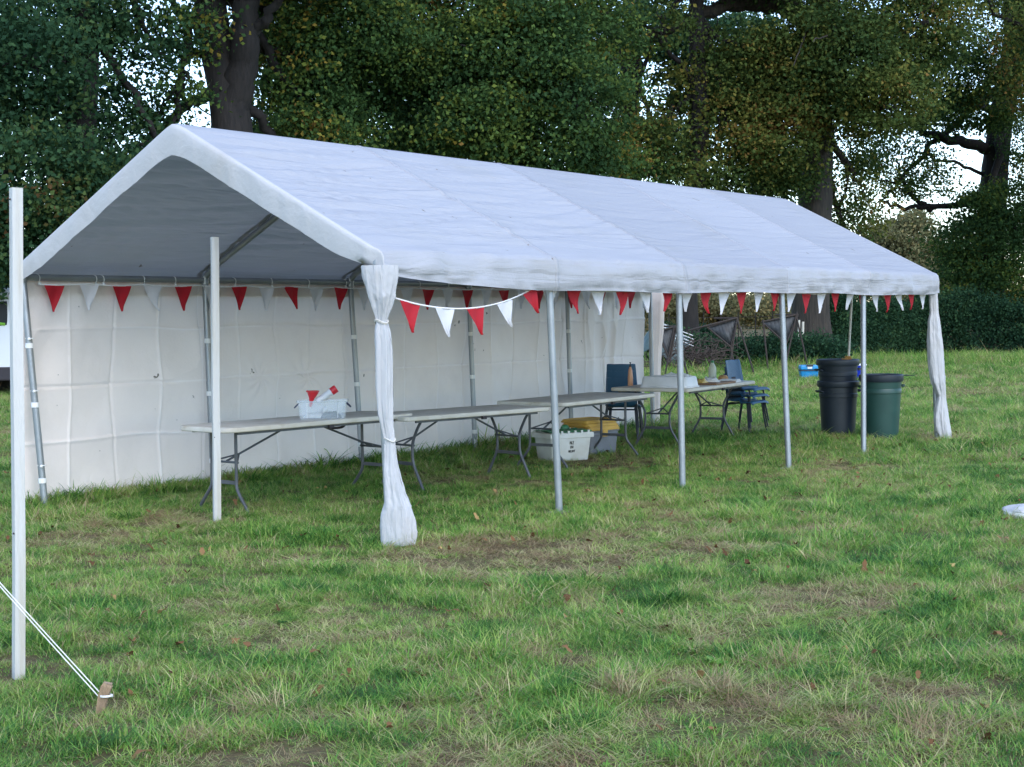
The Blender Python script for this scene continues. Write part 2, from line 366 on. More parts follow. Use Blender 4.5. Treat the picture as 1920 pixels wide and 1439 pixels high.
def roof_shape(x, y, z):
    i = min(4, max(0, int(x//2))); fx = min(1, max(0, (x-2*i)/2.0)); k = max(0, 1-abs(abs(y-2)/2-0.5)*2)
    dz = -0.052*(math.sin(PI*fx)**0.7 if 0 < fx < 1 else 0)*(k**0.6)
    if 0.0 < y < 4.0:      # tension wrinkles, strongest in the first bays
        e = min(1, max(0, (x+0.02)/0.3), max(0, (10.03-x)/0.3)); a = (0.006+0.026*math.exp(-(x/3.6)**2))*e
        ph = (y if y < 2 else 4-y)*8.5 - x*1.2
        w1 = float(vnoise(x*0.55+ph*0.12, ph, 5)); w2 = float(vnoise(x*0.8, ph*2.9, 9)); w3 = float(vnoise(x*1.3+3, ph*6.1, 10))
        dz += (a*(1-2*abs(w1))*0.7 + 0.5*a*(1-2*abs(w2)) + 0.22*a*w3)*min(1, k*2.5)
        return y, z+dz
    return y + 0.022*float(vnoise(x*2.2, z*6, 3)) + 0.014*float(vnoise(x*6, z*14, 4)) + 0.012*(1-2*abs(float(vnoise(x*5+z*9, z*15-x*2, 14)))), z
for i in range(5):
    x0 = 2*i - (0.02 if i == 0 else 0); x1 = 2*i+2 + (0.03 if i == 4 else 0)
    P = [[(x,)+roof_shape(x, y, z) for y, z in profile(x)] for x in np.linspace(x0, x1, 61)]
    MB().grid(P).build('roof_panel', 'roof', tent, angle=None)
for i in range(1, 5):      # welded lap over each rafter
    P = []
    for dx, up in ((-.028, .0005), (-.026, .003), (.026, .003), (.028, .0005)):
        row = []
        for y, z in profile(2*i+dx):
            yy, zz = roof_shape(2*i+dx, y, z); o_ = -up if y < 0 else (up if y > 4 else 0); row.append((2*i+dx, yy+o_, zz+(up*1.5 if 0 <= y <= 4 else 0)))
        P.append(row)
    MB().grid(P).build('seam', 'roof', tent, angle=None)
# gable trims: the canvas folded over the end frames
for end in (0, 1):
    xs = -0.02 if end == 0 else 10.03; sg = -1 if end == 0 else 1
    P = []
    path = profile(max(xs, 0.0) if end == 0 else 10.0); k0 = [0]
    for q in range(1, len(path)): k0.append(k0[-1]+math.dist(path[q-1], path[q]))
    for sl in np.linspace(0, k0[-1], 120):
        y = float(np.interp(sl, k0, [q[0] for q in path])); z = float(np.interp(sl, k0, [q[1] for q in path]))
        zb = path[0][1] if y < 2 else path[-1][1]
        d = abs(y-2.0); drop = 0.205 + 0.012*float(vnoise(y*3, 0.3+end, 2)) + 0.02*math.exp(-(d/0.12)**2) - 0.05*math.exp(-((2.0-min(d, 2))/0.25)**2)
        w = 0.006*float(vnoise(sl*5, end*3.3, 8)) + 0.004*float(vnoise(sl*14, end*3.3, 9)); row = []
        inn = 0.0 if d < 1.95 else min(1, (d-1.95)/0.1)
        for t, ox, oz in ((0, 0, 0), (1, .022, .001), (2, .036, -.010), (3, .042, -.035), (4, .044, -.09), (5, .042, -.15), (6, .041, -drop+.012), (7, .040, -drop)):
            row.append((xs+sg*(ox*(1-.85*inn)+w*(t > 2)), y + inn*0.02*t/7*(1 if y < 2 else -1), max(z+oz, zb-0.004*t/7)))
        P.append(row)
    MB().grid(P).build('gable_trim', 'trim', tent, angle=None)
# frame
R_T = 0.029
front_feet = [(-0.02, -0.10), (2.03, -0.06), (3.96, -0.05), (5.96, -0.10), (7.80, -0.09), (10.04, -0.06)]
back_feet = [(0.06, 3.86), (2.0, 3.94), (4.05, 3.92), (6.02, 3.95), (8.0, 3.95), (10.0, 3.97)]
for i in range(6):
    for (fx, fy), ty in ((front_feet[i], 0.0), (back_feet[i], 4.0)):
        leg = MB().tube([(fx, fy, 0.0), (fx*0.5+i, (fy+ty)/2, 0.97), (2*i, ty, 1.94)], R_T, 14).build('leg', 'galv', tent)
        MB().box((fx, fy, 0.006), (0.15, 0.15, 0.008)).build('foot_plate', 'galv_plate', leg, smooth=False, bevel=0.002)
        if ty == 4.0 and i < 5:
            for z in (0.22, 0.86, 1.36):
                t = z/1.94; c = (fx+(2*i-fx)*t, fy+(ty-fy)*t, z)
                MB().lathe([(R_T+.001, -.022), (R_T+.005, -.02), (R_T+.005, .02), (R_T+.001, .022)], c, 14, False, False).build('strap', 'strap', leg)
    raf = [(2*i, 0.0, 1.94), (2*i, 0.03, 1.985)] + [(2*i, y, 2.0+0.51*y-0.012) for y in (0.08, 1.9)] + [(2*i, 2.0, 2.985)]
    MB().tube(raf, R_T, 12).build('rafter', 'galv', tent)
    MB().tube([(a, 4-b2, c) for a, b2, c in raf], R_T, 12).build('rafter', 'galv', tent)
for y, z, r in ((0.0, 1.935, R_T), (4.0, 1.935, R_T)):
    for i in range(5):
        MB().tube([(2*i+0.03, y, z), (2*i+1.97, y, z)], r, 12).build('eave_rail', 'galv', tent)
for i in range(5): MB().tube([(2*i+0.03, 2.0, 2.975), (2*i+1.97, 2.0, 2.975)], R_T, 12).build('ridge_pole', 'galv', tent)
for i in range(6):
    for y in (0.0, 4.0): MB().lathe([(.02, -.05), (.037, -.045), (.040, 0), (.037, .045), (.02, .05)], (2*i, y, 1.935), 12).build('corner_joint', 'galv', tent)
# ball ties on the walled-side rail
tie_me = MB()
tie_me.tube([(0, 0.034*math.cos(a)-0.004, 0.036*math.sin(a)-0.008) for a in np.linspace(-0.3*PI, 1.35*PI, 14)], 0.004, 6)
tie_me.lathe([(.001, -.014), (.009, -.011), (.014, 0), (.009, .011), (.001, .014)], (0.004, -0.028, -0.052), 10)
tie_me = tie_me.mesh('ball_tie')
for x in (0.14, 0.72, 0.80, 1.26, 1.62, 2.35, 2.85, 3.35, 3.9, 4.5, 5.1, 5.6, 6.4, 7.0, 7.6, 8.5, 9.2):
    o = link('ball_tie', tie_me, 'strap', tent); o.location = (x, 4.0, 1.935); o.rotation_euler = (0, 0, RNG.uniform(-.3, .3))
for fx, fy in ((0.03, 3.9),):
    for z in (0.35, 0.98, 1.42):
        o = link('ball_tie', tie_me, 'strap', tent); o.location = (0.06-0.06*z/1.94+0.01, 3.86+0.14*z/1.94, z); o.rotation_euler = (0, PI/2, 0.4)
# side wall with its square fold creases
xs = np.linspace(-0.02, 9.98, 1010); zs = np.linspace(-0.02, 1.93, 200)
X, Z = np.meshgrid(xs, zs, indexing='ij')
def crease(c, step, wob, wid):
    t = (c+wob)/step; k = np.round(t); d = (t-k)*step
    return np.exp(-(d/wid)**2)*np.where(k.astype(int) % 2 == 0, 1, -0.7), np.abs(d)
cv, dv = crease(X+0.02, 0.5, 0.022*vnoise(X*0.0+np.round(X/0.5)*3.1, Z*2.2, 1), 0.013)
ch, dh = crease(Z-0.02, 0.49, 0.022*vnoise(X*1.6, np.round(Z/0.49)*2.7, 2), 0.013)
puff = 0.010*np.sin(PI*np.clip(dv/0.25, 0, 1)*0.5)*np.sin(PI*np.clip(dh/0.245, 0, 1)*0.5)
Y = 4.050 + 0.013*cv + 0.013*ch + 1.6*puff
gx = np.clip((X+0.02)/0.5, 0, 20.999); gz = np.clip((Z-0.02)/0.49+1, 0, 5.999); ci = gx.astype(int); cj = gz.astype(int); tx = gx-ci; tz = gz-cj
VO = np.random.default_rng(3).normal(0, 0.032, (24, 9)); VO[:, 4:] *= 0.6
Y += (VO[ci, cj]*(1-tx)+VO[ci+1, cj]*tx)*(1-tz)+(VO[ci, cj+1]*(1-tx)+VO[ci+1, cj+1]*tx)*tz + 0.02
Y += 0.022*vnoise(X*0.9, Z*1.1, 3) + 0.010*vnoise(X*2.6, Z*2.3, 4) + 0.0035*vnoise(X*9, Z*7, 6)
dl = np.abs(((X+1) % 2)-1)                     # distance to the nearest leg line
Y += 0.06*np.clip(dl, 0, 1)*(0.35+0.65*np.clip(1-Z/2, 0, 1))*0.6
Y += 0.045*np.exp(-dl/0.35)*np.clip(Z-0.9, 0, 1)*np.sin((dl*2.2-Z*1.1)*5.5)   # pull folds running to the rail ends
for xc, zc in ((2.75, 0.98), (3.45, 0.95)):    # crinkled patch over the first table
    rr = np.hypot(X-xc, Z-zc); Y += 0.008*np.exp(-(rr/0.28)**2)*np.sin(np.arctan2(Z-zc, X-xc)*9+rr*20)
for xc, wd in ((8.55, 0.09), (8.9, 0.06), (9.15, 0.05)):   # vertical drape in the last bay
    Y -= 0.05*np.exp(-((X-xc-0.10*(1.9-Z))/wd)**2)*np.clip(Z/1.2, 0.2, 1)
Y = np.maximum(Y, 4.031); Y = 4.031+(Y-4.031)*np.clip((1.94-Z)/0.40, 0.12, 1)
V = np.stack([X, Y, Z], -1).reshape(-1, 3); n_z = len(zs)
ii, jj = np.meshgrid(np.arange(len(xs)-1), np.arange(n_z-1), indexing='ij'); a = (ii*n_z+jj).ravel()
crease_tone = np.clip(np.clip(np.exp(-(dv/0.007)**2)+np.exp(-(dh/0.007)**2), 0, 1)*(0.42+0.75*vnoise(X*2.3, Z*2.3, 17)+0.3*vnoise(X*9, Z*9, 18)), 0, 1).reshape(-1)  # paler colour along the fold lines, patchy in strength
link('side_wall', np_mesh('side_wall', V, np.stack([a, a+n_z, a+n_z+1, a+1], 1), crease_tone), 'wall', tent, angle=None)

# gathered corner curtains
DW = np.array([math.sin(YAW), -math.cos(YAW), 0.0]); DD = np.array([math.cos(YAW), math.sin(YAW), 0.0])
def curtain(rows, D0, D1, name, depth_ratio, folds, seed, m='curtain'):
    """rows: (left px, right px, y px) silhouettes measured on the photo, at the depth of the corner leg"""
    rows = np.array(rows, float); t = np.linspace(0, len(rows)-1, 130); I = np.arange(len(rows))
    L_ = np.interp(t, I, rows[:, 0]); R_ = np.interp(t, I, rows[:, 1]); Yp = np.interp(t, I, rows[:, 2])
    k3 = np.ones(5)/5
    Ls = np.convolve(np.pad(L_, 2, 'edge'), k3, 'valid'); Rs = np.convolve(np.pad(R_, 2, 'edge'), k3, 'valid')
    P = []; N = 96
    for i in range(len(t)):
        D = D0+(D1-D0)*(Yp[i]-Yp[0])/(Yp[-1]-Yp[0])
        c = at((Ls[i]+Rs[i])/2, Yp[i], D); hw = (Rs[i]-Ls[i])/2*D/FPX
        row = []
        for k in range(N+1):
            th = 2*PI*k/N
            rr = 1 + folds*float(0.9-1.5*abs(math.sin(2.5*th+seed+0.35*math.sin(t[i]*.6))) + 0.5*(0.6-abs(math.sin(5.5*th+seed*2+t[i]*0.3)))) + 0.07*(0.5-abs(float(vnoise(th*2.5+t[i]*.5, t[i]*1.7, seed)))) + 0.03*float(vnoise(th*6, t[i]*4, seed+1))
            fo = 1.0 if hw < 0.09 else 0.55
            rr = 1+(rr-1)*fo
            dr = depth_ratio if hw < 0.085 else depth_ratio*0.085/hw
            row.append(c + DW*hw*math.cos(th)*rr + DD*hw*dr*math.sin(th)*rr)
        P.append(row)
    return MB().grid(P).build(name, m, tent, angle=None)
DN = 10.07
near_rows = [(676, 744, 498), (677, 744, 516), (684, 742, 535), (690, 738, 556), (697, 733, 576), (703, 728, 592), (705, 725, 603), (704, 727, 610), (702, 730, 624), (703, 733, 650), (703, 734, 690), (705, 734, 740), (709, 735, 780), (714, 736, 800), (720, 739, 822), (720, 740, 828), (720, 741, 840), (719, 743, 862), (718, 748, 890), (719, 756, 920), (721, 765, 945), (713, 772, 962), (712, 778, 985), (713, 779, 1005), (714, 777, 1022)]
nc = curtain(near_rows, DN-0.03, DN+0.02, 'corner_curtain', 0.8, 0.17, 3); nc['label'] = 'white curtain tied round the near corner leg and flared at its foot'
DFC = 18.05
far_rows = [(1742, 1757, 540), (1742, 1757, 560), (1743, 1758, 578), (1744, 1758, 584), (1741, 1761, 600), (1740, 1764, 625), (1739, 1769, 655), (1741, 1771, 690), (1746, 1772, 718), (1757, 1773, 740), (1758, 1773, 746), (1753, 1775, 765), (1751, 1777, 785), (1754, 1781, 808), (1762, 1783, 824)]
fc = curtain(far_rows, DFC-0.05, DFC+0.02, 'corner_curtain', 0.8, 0.17, 6); fc['label'] = 'white curtain tied to the far front corner leg'
DBC = 20.75
bc_rows = [(1217, 1246, 545), (1218, 1245, 570), (1219, 1244, 610), (1220, 1240, 650), (1221, 1238, 690), (1221, 1238, 730), (1222, 1237, 770), (1223, 1236, 805)]
bc = curtain(bc_rows, DBC, DBC+0.15, 'rolled_curtain', 0.6, 0.12, 9, 'wall'); bc['label'] = 'grey-white end sheet rolled up against the far rear leg'
def tie_ring(px, py, D, r):
    c = Vector(at(px, py, D))
    MB().tube([c + Vector(DW)*r*math.cos(a) + Vector(DD)*r*0.85*math.sin(a) + Vector((0, 0, .012*math.sin(a*2))) for a in np.linspace(0, 2*PI, 25)], 0.005, 6).build('curtain_tie', 'tie', tent)
tie_ring(715, 605, DN-.02, .043); tie_ring(730, 825, DN, .040); tie_ring(1751, 583, DFC, .052); tie_ring(1765, 744, DFC+.15, .056)
tie_ring(715, 603, DN-.02, .046)

# ------------------------------------------------------------------ bunting
def flag_mesh(w, h, skew, curl, seed):
    P = []; n = 7
    for i in range(n):
        t = i/(n-1); hw = w/2*(1-t)+0.0015
        P.append([(s*hw + skew*t*t*h, curl*math.sin(t*2.2+seed)*(0.3+0.7*t)*h + 0.012*math.sin(3*s+seed+3*t), -t*h) for s in np.linspace(-1, 1, 5)])
    return MB().grid(P).mesh('flag')
def bunting(name, pts_fn, xs_, label, group, skews, first_red=True):
    root = thing(name, pts_fn(xs_[0]), label, 'bunting', group=group)
    o0 = np.array(root.location)
    xx = np.linspace(xs_[0]-0.14, xs_[-1]+0.14, 160)
    P = [Vector(np.array(pts_fn(x))-o0) for x in xx]
    mb = MB(); mb.grid([[p+Vector((0, 0, .006)), p+Vector((0, 0.003, -.006))] for p in P])
    mb.build('tape', 'cord', root, solid=0.0015)
    cache = {}
    for k, x in enumerate(xs_):
        red = (k % 2 == 0) == first_red
        sk, cu, hh = skews(k, x)
        key = (red, round(sk, 1), round(cu, 1), round(hh, 2))
        if key not in cache:
            cache[key] = flag_mesh(0.205, hh, key[1], key[2], k*0.7)
            cache[key].materials.append(MT['flag_red' if red else 'flag_white'])
        p = np.array(pts_fn(x)); d = np.array(pts_fn(x+0.05))-np.array(pts_fn(x-0.05))
        f = link('flag', cache[key], None, root, angle=None, solid=0.0)
        f.location = p-o0 + np.array((0, 0, -.004))
        f.rotation_euler = (0, -math.atan2(d[2], math.hypot(d[0], d[1])), math.atan2(d[1], d[0]))
    return root
def back_line(x): return (x, 3.955, 1.885 - 0.014*abs(math.sin(x*PI/0.62)))
bunting('bunting', back_line, [0.28+0.352*k for k in range(28)], 'red and white flag string tied along the rail above the side wall', 'strings of bunting',
        lambda k, x: (0.0 if k % 5 != 3 else 0.3, 0.0 if k % 3 else 0.1, 0.225))
fl_x = [0.30+0.352*k for k in range(28)]
def front_line(x):
    z = 1.785 - 0.03*math.sin((x-2)*PI/1.9)**2
    if x < 2.0:
        t = (x-0.1)/1.62; z = min(1.775, 1.705 + 0.055*t - 0.46*t*(1-t))
    return (x, -0.015 + (0.04 if x > 2 else -0.04*math.sin(PI*max(0, min(1, x/2)))), z)
def front_skew(k, x):
    if x < 1.8: return (0.34, 0.0, 0.20)
    if 4.6 < x < 7.6: return (-0.5 if k % 2 else -0.35, 0.1, 0.20)
    if x > 8.6 and k % 2 == 0: return (-0.2, 0.1, 0.20)
    return (round(0.25*math.sin(k*2.3), 1), round(0.1*math.sin(k*1.7), 1), 0.195)
bunting('bunting', front_line, fl_x, 'red and white flag string sagging at the near corner, hung along the open front edge', 'strings of bunting', front_skew)

# ------------------------------------------------------------------ white posts, guy rope, peg
def post(px, py, h, rz, wd, label, lean=(0, 0)):
    p = ground_at(px, py); lw = DW*lean[0]; lean = (lw[0]*math.cos(rz)+lw[1]*math.sin(rz), -lw[0]*math.sin(rz)+lw[1]*math.cos(rz))
    t = thing('wooden_post', (p[0], p[1], 0), label, 'post', rz, 'white timber posts in front of the marquee')
    P = []
    for z in np.linspace(-0.02, h, 14):
        o = (lean[0]*z/h+0.003*float(vnoise(z*2, px, 1)), lean[1]*z/h+0.003*float(vnoise(z*2, px, 2)))
        P.append([(o[0]+a*wd/2, o[1]+b2*wd/2, z) for a, b2 in ((-1, -1), (1, -1), (1, 1), (-1, 1), (-1, -1))])
    mb = MB().grid(P); k = len(mb.v); mb.f.append((k-5, k-4, k-3, k-2))
    mb.build('timber', 'paint_wood', t, smooth=False, bevel=0.002)
    for z, s in ((h-0.05, 1), (h*0.64, 1), (h*0.30, -1)):
        o = MB().lathe([(.0005, .002), (.004, .0025), (.005, 0)], (0, 0, 0), 8, False, False).build('nail', 'nail', t)
        o.rotation_euler = (PI/2, 0, 0); o.location = (0.012*s, -wd/2-0.002, z)
    return t
post(35, 1272, 2.135, YAW-PI/2+0.62, 0.046, 'near white painted square post with a guy rope passing in front', (0.046, 0))
post(407, 979, 2.19, YAW-PI/2+0.42, 0.054, 'white painted square post standing before the marquee gable opening', (0.026, 0))
pegp = ground_at(188, 1338)
peg = thing('tent_peg', (pegp[0], pegp[1], 0), 'short brown wooden tent peg leaning in the grass', 'peg', YAW-PI/2)
rot = Euler((0.05, 0.22, 0)).to_matrix()
P = []
for z, w, d in ((-0.06, .028, .022), (0.02, .034, .026), (0.075, .038, .028), (0.115, .042, .03), (0.12, .036, .028), (.128, .030, .022)):
    P.append([rot @ Vector((a*w/2+(0.006 if z > .1 else 0), b2*d/2, z)) for a, b2 in ((-1, -1), (1, -1), (1, 1), (-1, 1), (-1, -1))])
mb = MB().grid(P); k = len(mb.v); mb.f.append((k-5, k-4, k-3, k-2)); mb.build('stake', 'peg', peg, smooth=False, bevel=0.003)
Dp = float(np.dot(pegp-CAM, FWD))
e1, e2 = at(190, 1302, Dp-0.01), at(188, 1310, Dp-0.01)
t1, t2 = at(-600, 370, Dp+0.1), at(-600, 366, Dp+0.1)
rope = thing('guy_rope', (e1[0], e1[1], 0), 'doubled thin white guy rope running from the brown peg', 'rope')
for a, b2 in ((e1, t1), (e2, t2)):
    ln = [a+(b2-a)*t - np.array((e1[0], e1[1], 0.05*math.sin(PI*t))) for t in np.linspace(0, 1, 24)]
    MB().tube(ln, 0.0024, 6).build('strand', 'rope', rope)
MB().tube([np.array((0.0, 0, e1[2]-.01)) + (DW*0.024*math.cos(a)+DD*0.022*math.sin(a)+np.array((0, 0, .004*a/6))) + DW*0.02 for a in np.linspace(0, 4*PI, 40)], 0.0022, 6).build('loop', 'rope', rope)

# ------------------------------------------------------------------ folding tables
def rounded_rect(L, W, r, n=5):
    P = []
    for cx, cy, a0 in ((L/2-r, W/2-r, 0), (-L/2+r, W/2-r, PI/2), (-L/2+r, -W/2+r, PI), (L/2-r, -W/2+r, 1.5*PI)):
        for k in range(n+1):
            a = a0+PI/2*k/n; P.append((cx+r*math.cos(a), cy+r*math.sin(a)))
    return P
def table(x, y, ang, L, W, zt, style, r, label, tilt=0.0, inset=0.24):
    t = thing('folding_table', (x, y, 0), label, 'table', math.radians(ang), 'folding tables in a row')
    t.rotation_euler[1] = tilt
    th = 0.042
    def slab(ins, z): return [(a*(1-2*ins/L), b2*(1-2*ins/W), z) for a, b2 in rounded_rect(L, W, r)]
    rings = [slab(.008, zt-th), slab(.001, zt-th+.006), slab(0, zt-.012), slab(.003, zt-.003), slab(.010, zt)]
    N = len(rings[0]); mb = MB(); V = [p for R in rings for p in R]; F = []
    for i in range(len(rings)-1):
        for k in range(N): F.append((i*N+k, i*N+(k+1) % N, (i+1)*N+(k+1) % N, (i+1)*N+k))
    F.append(tuple(range(4*N, 5*N))); F.append(tuple(reversed(range(N)))); mb.add(V, F)
    mb.build('table_top', 'tabletop', t, angle=30)
    for s in (-1, 1):
        MB().box((0, s*(W/2-0.05), zt-th-.011), (L-0.3, 0.022, 0.022)).build('side_rail', 'dark_tube', t, smooth=False, bevel=0.002)
        xl = s*(L/2-inset)
        zz = zt-th
        for q in (-1, 1):
            if style == 'curve':
                path = [(xl, q*.155, zz), (xl, q*.155, .40), (xl, q*.155, .27), (xl+s*.004, q*.165, .19), (xl+s*.01, q*.225, .11), (xl+s*.01, q*.285, .04), (xl+s*.01, q*.30, 0)]
            else:
                path = [(xl, q*.29, zz), (xl, q*.23, .56), (xl, q*.165, .44), (xl, q*.155, .36), (xl, q*.165, .24), (xl, q*.23, .12), (xl, q*.30, 0)]
            MB().tube(smooth_path(path, 5), 0.0135, 10).build('leg', 'dark_tube', t)
        MB().box((xl, 0, 0.235), (0.016, 0.31, 0.030)).build('cross_bar', 'dark_tube', t, smooth=False, bevel=0.002)
        MB().tube([(xl-s*.012, -.165, .40), (xl-s*.012, .165, .40)], 0.010, 8).build('cross_bar', 'dark_tube', t)
        br = MB().tube([(s*0.16, 0, zz-.01), (xl-s*.03, 0, .405)], 0.0095, 8)
        br.tube([(xl-s*.16, 0, .405+(zz-.41)*.13/(abs(xl)-.19)), (xl-s*.015, s*.0+.15, .40)], 0.0075, 6)
        br.tube([(xl-s*.16, 0, .405+(zz-.41)*.13/(abs(xl)-.19)), (xl-s*.015, -.15, .40)], 0.0075, 6)
        br.build('brace', 'dark_tube', t)
    MB().box((0.05, -W/2+0.03, zt-th-.016), (0.05, 0.03, 0.03)).build('latch', 'nail', t, smooth=False, bevel=0.003)
    return t
T1 = table(1.56, 2.30, -3.0, 2.20, 0.66, 0.70, 'curve', 0.13, 'stained white folding table under the clear plastic box')
hd = MB().tube(smooth_path([(0.62, 0.33, .655), (0.63, 0.33, .60), (0.66, 0.33, .565), (0.78, 0.33, .565), (0.82, 0.33, .60), (0.82, 0.33, .655)], 4), 0.011, 8)
hd.build('carry_handle', 'nail', T1)
T2 = table(3.31, 2.02, -9.0, 1.83, 0.72, 0.68, 'bend', 0.05, 'bare folding table between the clear-box table and the crate table')
T3 = table(5.53, 2.14, 3.0, 1.93, 0.84, 0.69, 'curve', 0.05, 'folding table with chipped brown edge over the storage crates')
T4 = table(8.18, 2.38, 7.0, 2.15, 1.00, 0.71, 'bend', 0.05, 'food table at the far end with a milk bottle on it')

# ------------------------------------------------------------------ plastic boxes and table things
MT['clear'] = mat('clear_plastic', (0.80, 0.86, 0.90), 0.18, alpha=0.22, spec=0.6, bump=0.05)
MT['navy'] = mat('navy_plastic', (0.02, 0.02, 0.06), 0.4)
MT['redp'] = mat('red_plastic', (0.62, 0.02, 0.03), 0.35, (0.5, 0.02, 0.03), 20)
MT['whitep'] = mat('white_plastic', (0.72, 0.72, 0.74), 0.4, (0.62, 0.62, 0.62), 5, bump=0.03)
MT['greyp'] = mat('grey_plastic', (0.19, 0.205, 0.23), 0.5, (0.16, 0.17, 0.19), 5, bump=0.05)
MT['yellowp'] = mat('yellow_plastic', (0.60, 0.36, 0.06), 0.5, (0.52, 0.31, 0.06), 8, bump=0.05)
MT['greenp'] = mat('green_plastic', (0.03, 0.20, 0.075), 0.45, (0.035, 0.16, 0.07), 6, bump=0.05)
MT['cratep'] = mat('off_white_plastic', (0.60, 0.61, 0.58), 0.5, (0.50, 0.49, 0.44), 4, bump=0.05, col3=(0.34, 0.31, 0.25), n3scale=2.5, n3lo=0.62, n3hi=0.85)
MT['teal_dark'] = mat('dark_teal_contents', (0.05, 0.075, 0.085), 0.5, (0.03, 0.05, 0.06), 20)
MT['paper'] = mat('paper', (0.75, 0.74, 0.72), 0.8, (0.66, 0.65, 0.62), 15, bump=0.2)
MT['ink'] = mat('black_ink', (0.012, 0.012, 0.016), 0.7)
def open_box(mb, c, L, W, H, th=0.004, taper=0.9, rz=0.0, floor=True):
    R = Matrix.Rotation(rz, 3, 'Z')
    def ring(l, w, z, k=5, r=0.03): return [Vector(c)+R @ Vector((a, b2, z)) for a, b2 in rounded_rect(l, w, min(r, w/3), k)]
    rs = [ring(L*taper, W*taper, 0), ring(L*(taper+.02), W*(taper+.02), .012), ring(L, W, H), ring(L+.02, W+.02, H), ring(L+.02, W+.02, H-.012)]
    N = len(rs[0]); V = [p for q2 in rs for p in q2]; F = []
    for i in range(len(rs)-1):
        for k in range(N): F.append((i*N+k, i*N+(k+1) % N, (i+1)*N+(k+1) % N, (i+1)*N+k))
    if floor: F.append(tuple(reversed(range(N))))
    mb.add(V, F); return mb
# clear box on the first table
bp0 = ground_at(612, 786, 0.70)
cb = thing('storage_box', (bp0[0]+0.06, bp0[1]+0.10, 0.7005), 'clear plastic box holding red and white items on the nearest table', 'box', YAW-PI/2+0.10)
open_box(MB(), (0, 0, 0), 0.42, 0.27, 0.155).build('tub', 'clear', cb, angle=50, solid=0.003)
for s in (-1, 1):
    MB().tube(smooth_path([(s*.205, -.05, .13), (s*.235, -.05, .10), (s*.24, 0, .095), (s*.235, .05, .10), (s*.205, .05, .13)], 4), 0.006, 8).build('handle', 'navy', cb)
    MB().box((s*.13, -.133, .075), (.006, .006, .13)).build('rib', 'whitep', cb, smooth=False)
it = thing('squeeze_bottle', (0, 0, 0), 'white bottle with red cap lying across the clear box', 'bottle')
it.location = cb.matrix_world.translation if False else (cb.location[0]+0.045, cb.location[1]+0.0, 0.70+0.165); it.rotation_euler = (0, 0, YAW-PI/2+0.15)
rot = Euler((0, 0.98, 0)).to_matrix()
pts = [(r_, z_) for r_, z_ in ((.012, -.13), (.036, -.125), (.038, -.02), (.036, .02), (.040, .03), (.040, .085))]
mb = MB().lathe(pts, n=20); mb.v = [tuple(rot @ Vector(p)+Vector((0.01, -.02, .045))) for p in mb.v]; mb.build('bottle_body', 'whitep', it)
mb = MB().lathe([(.0405, .055), (.043, .056), (.043, .118), (.038, .122)], n=20); mb.v = [tuple(rot @ Vector(p)+Vector((0.01, -.02, .045))) for p in mb.v]; mb.build('cap', 'redp', it)
fn = thing('red_funnel', (cb.location[0]-0.078, cb.location[1]+0.07, 0.70+0.10), 'red funnel cup sticking out of the clear box', 'funnel')
mb = MB().lathe([(.012, 0), (.022, .05), (.03, .085), (.068, .155), (.070, .160), (.064, .158), (.026, .085)], n=20, cap1=False)
rot = Euler((0.1, 0.15, 0)).to_matrix(); mb.v = [tuple(rot @ Vector(p)) for p in mb.v]; mb.build('cup', 'redp', fn)
fn.scale = (.78, .78, .85); it.scale = (.8, .8, .8)
MB().lathe([(.067, .150), (.074, .152), (.074, .162), (.067, .164)], (0.024, -.015, 0), 20, False, False).build('rim', 'redp', fn)
for k, (dx, dy, dz, sx, sy, sz, rz_, m_, lb) in enumerate([(.07, -.03, .006, .18, .10, .055, .2, 'teal_dark', 'dark slate packet inside the clear box'), (.02, -.06, .062, .06, .05, .045, .5, 'paper', 'small white carton inside the clear box'), (-.06, .02, .006, .20, .13, .05, -.2, 'paper', 'crumpled white wrapping inside the clear box')]):
    R = Matrix.Rotation(cb.rotation_euler[2], 3, 'Z'); p = R @ Vector((dx, dy, 0))
    t = thing('packet', (cb.location[0]+p[0], cb.location[1]+p[1], 0.7005+dz), lb, 'packet', cb.rotation_euler[2]+rz_)
    P = []
    for u in np.linspace(-1, 1, 9):
        P.append([(u*sx/2, v*sy/2, sz*(1-abs(u)**4)*(1-abs(v)**4)*(0.85+0.2*float(vnoise(u*3+k, v*3, k)))) for v in np.linspace(-1, 1, 9)])
    MB().grid(P).build('wrapper', m_, t, solid=0.003)
# crates under the third table
def crate_pos(px, py): p = ground_at(px, py); return p
c1 = crate_pos(1052, 873)
wc = thing('storage_crate', (5.62, 2.42, 0), 'off-white crate with a green hinged lid and black scrawl under the table', 'crate', -0.40)
LW, LD, LH = 0.52, 0.37, 0.30
open_box(MB(), (0, 0, 0), LW, LD, LH, taper=0.86).build('tub', 'cratep', wc, angle=35, solid=0.004)
for s in (-1, 1):
    MB().box((0, s*(LD/2+.006), LH-.03), (LW+.03, .014, .05)).build('rim_band', 'cratep', wc, smooth=False, bevel=.003)
    MB().box((s*(LW/2+.006), 0, LH-.03), (.014, LD+.0, .05)).build('rim_band', 'cratep', wc, smooth=False, bevel=.003)
for s in (-1, 1):   # two interlocking lid flaps
    P = [[(u, s*v, LH+.012+.012*math.sin(u*40)*(v < .1)+0.035*(v/(LD/2))*(1-v/(LD/2))) for v in np.linspace(0.0, LD/2, 6)] for u in np.linspace(-LW/2, LW/2, 30)]
    MB().grid(P).build('lid_flap', 'greenp', wc, solid=0.006)
    for k in range(6):
        MB().box((-LW/2+.05+k*.084, s*(LD/2+.004), LH+.008), (.026, .016, .034)).build('hinge_lug', 'cratep', wc, smooth=False, bevel=.002)
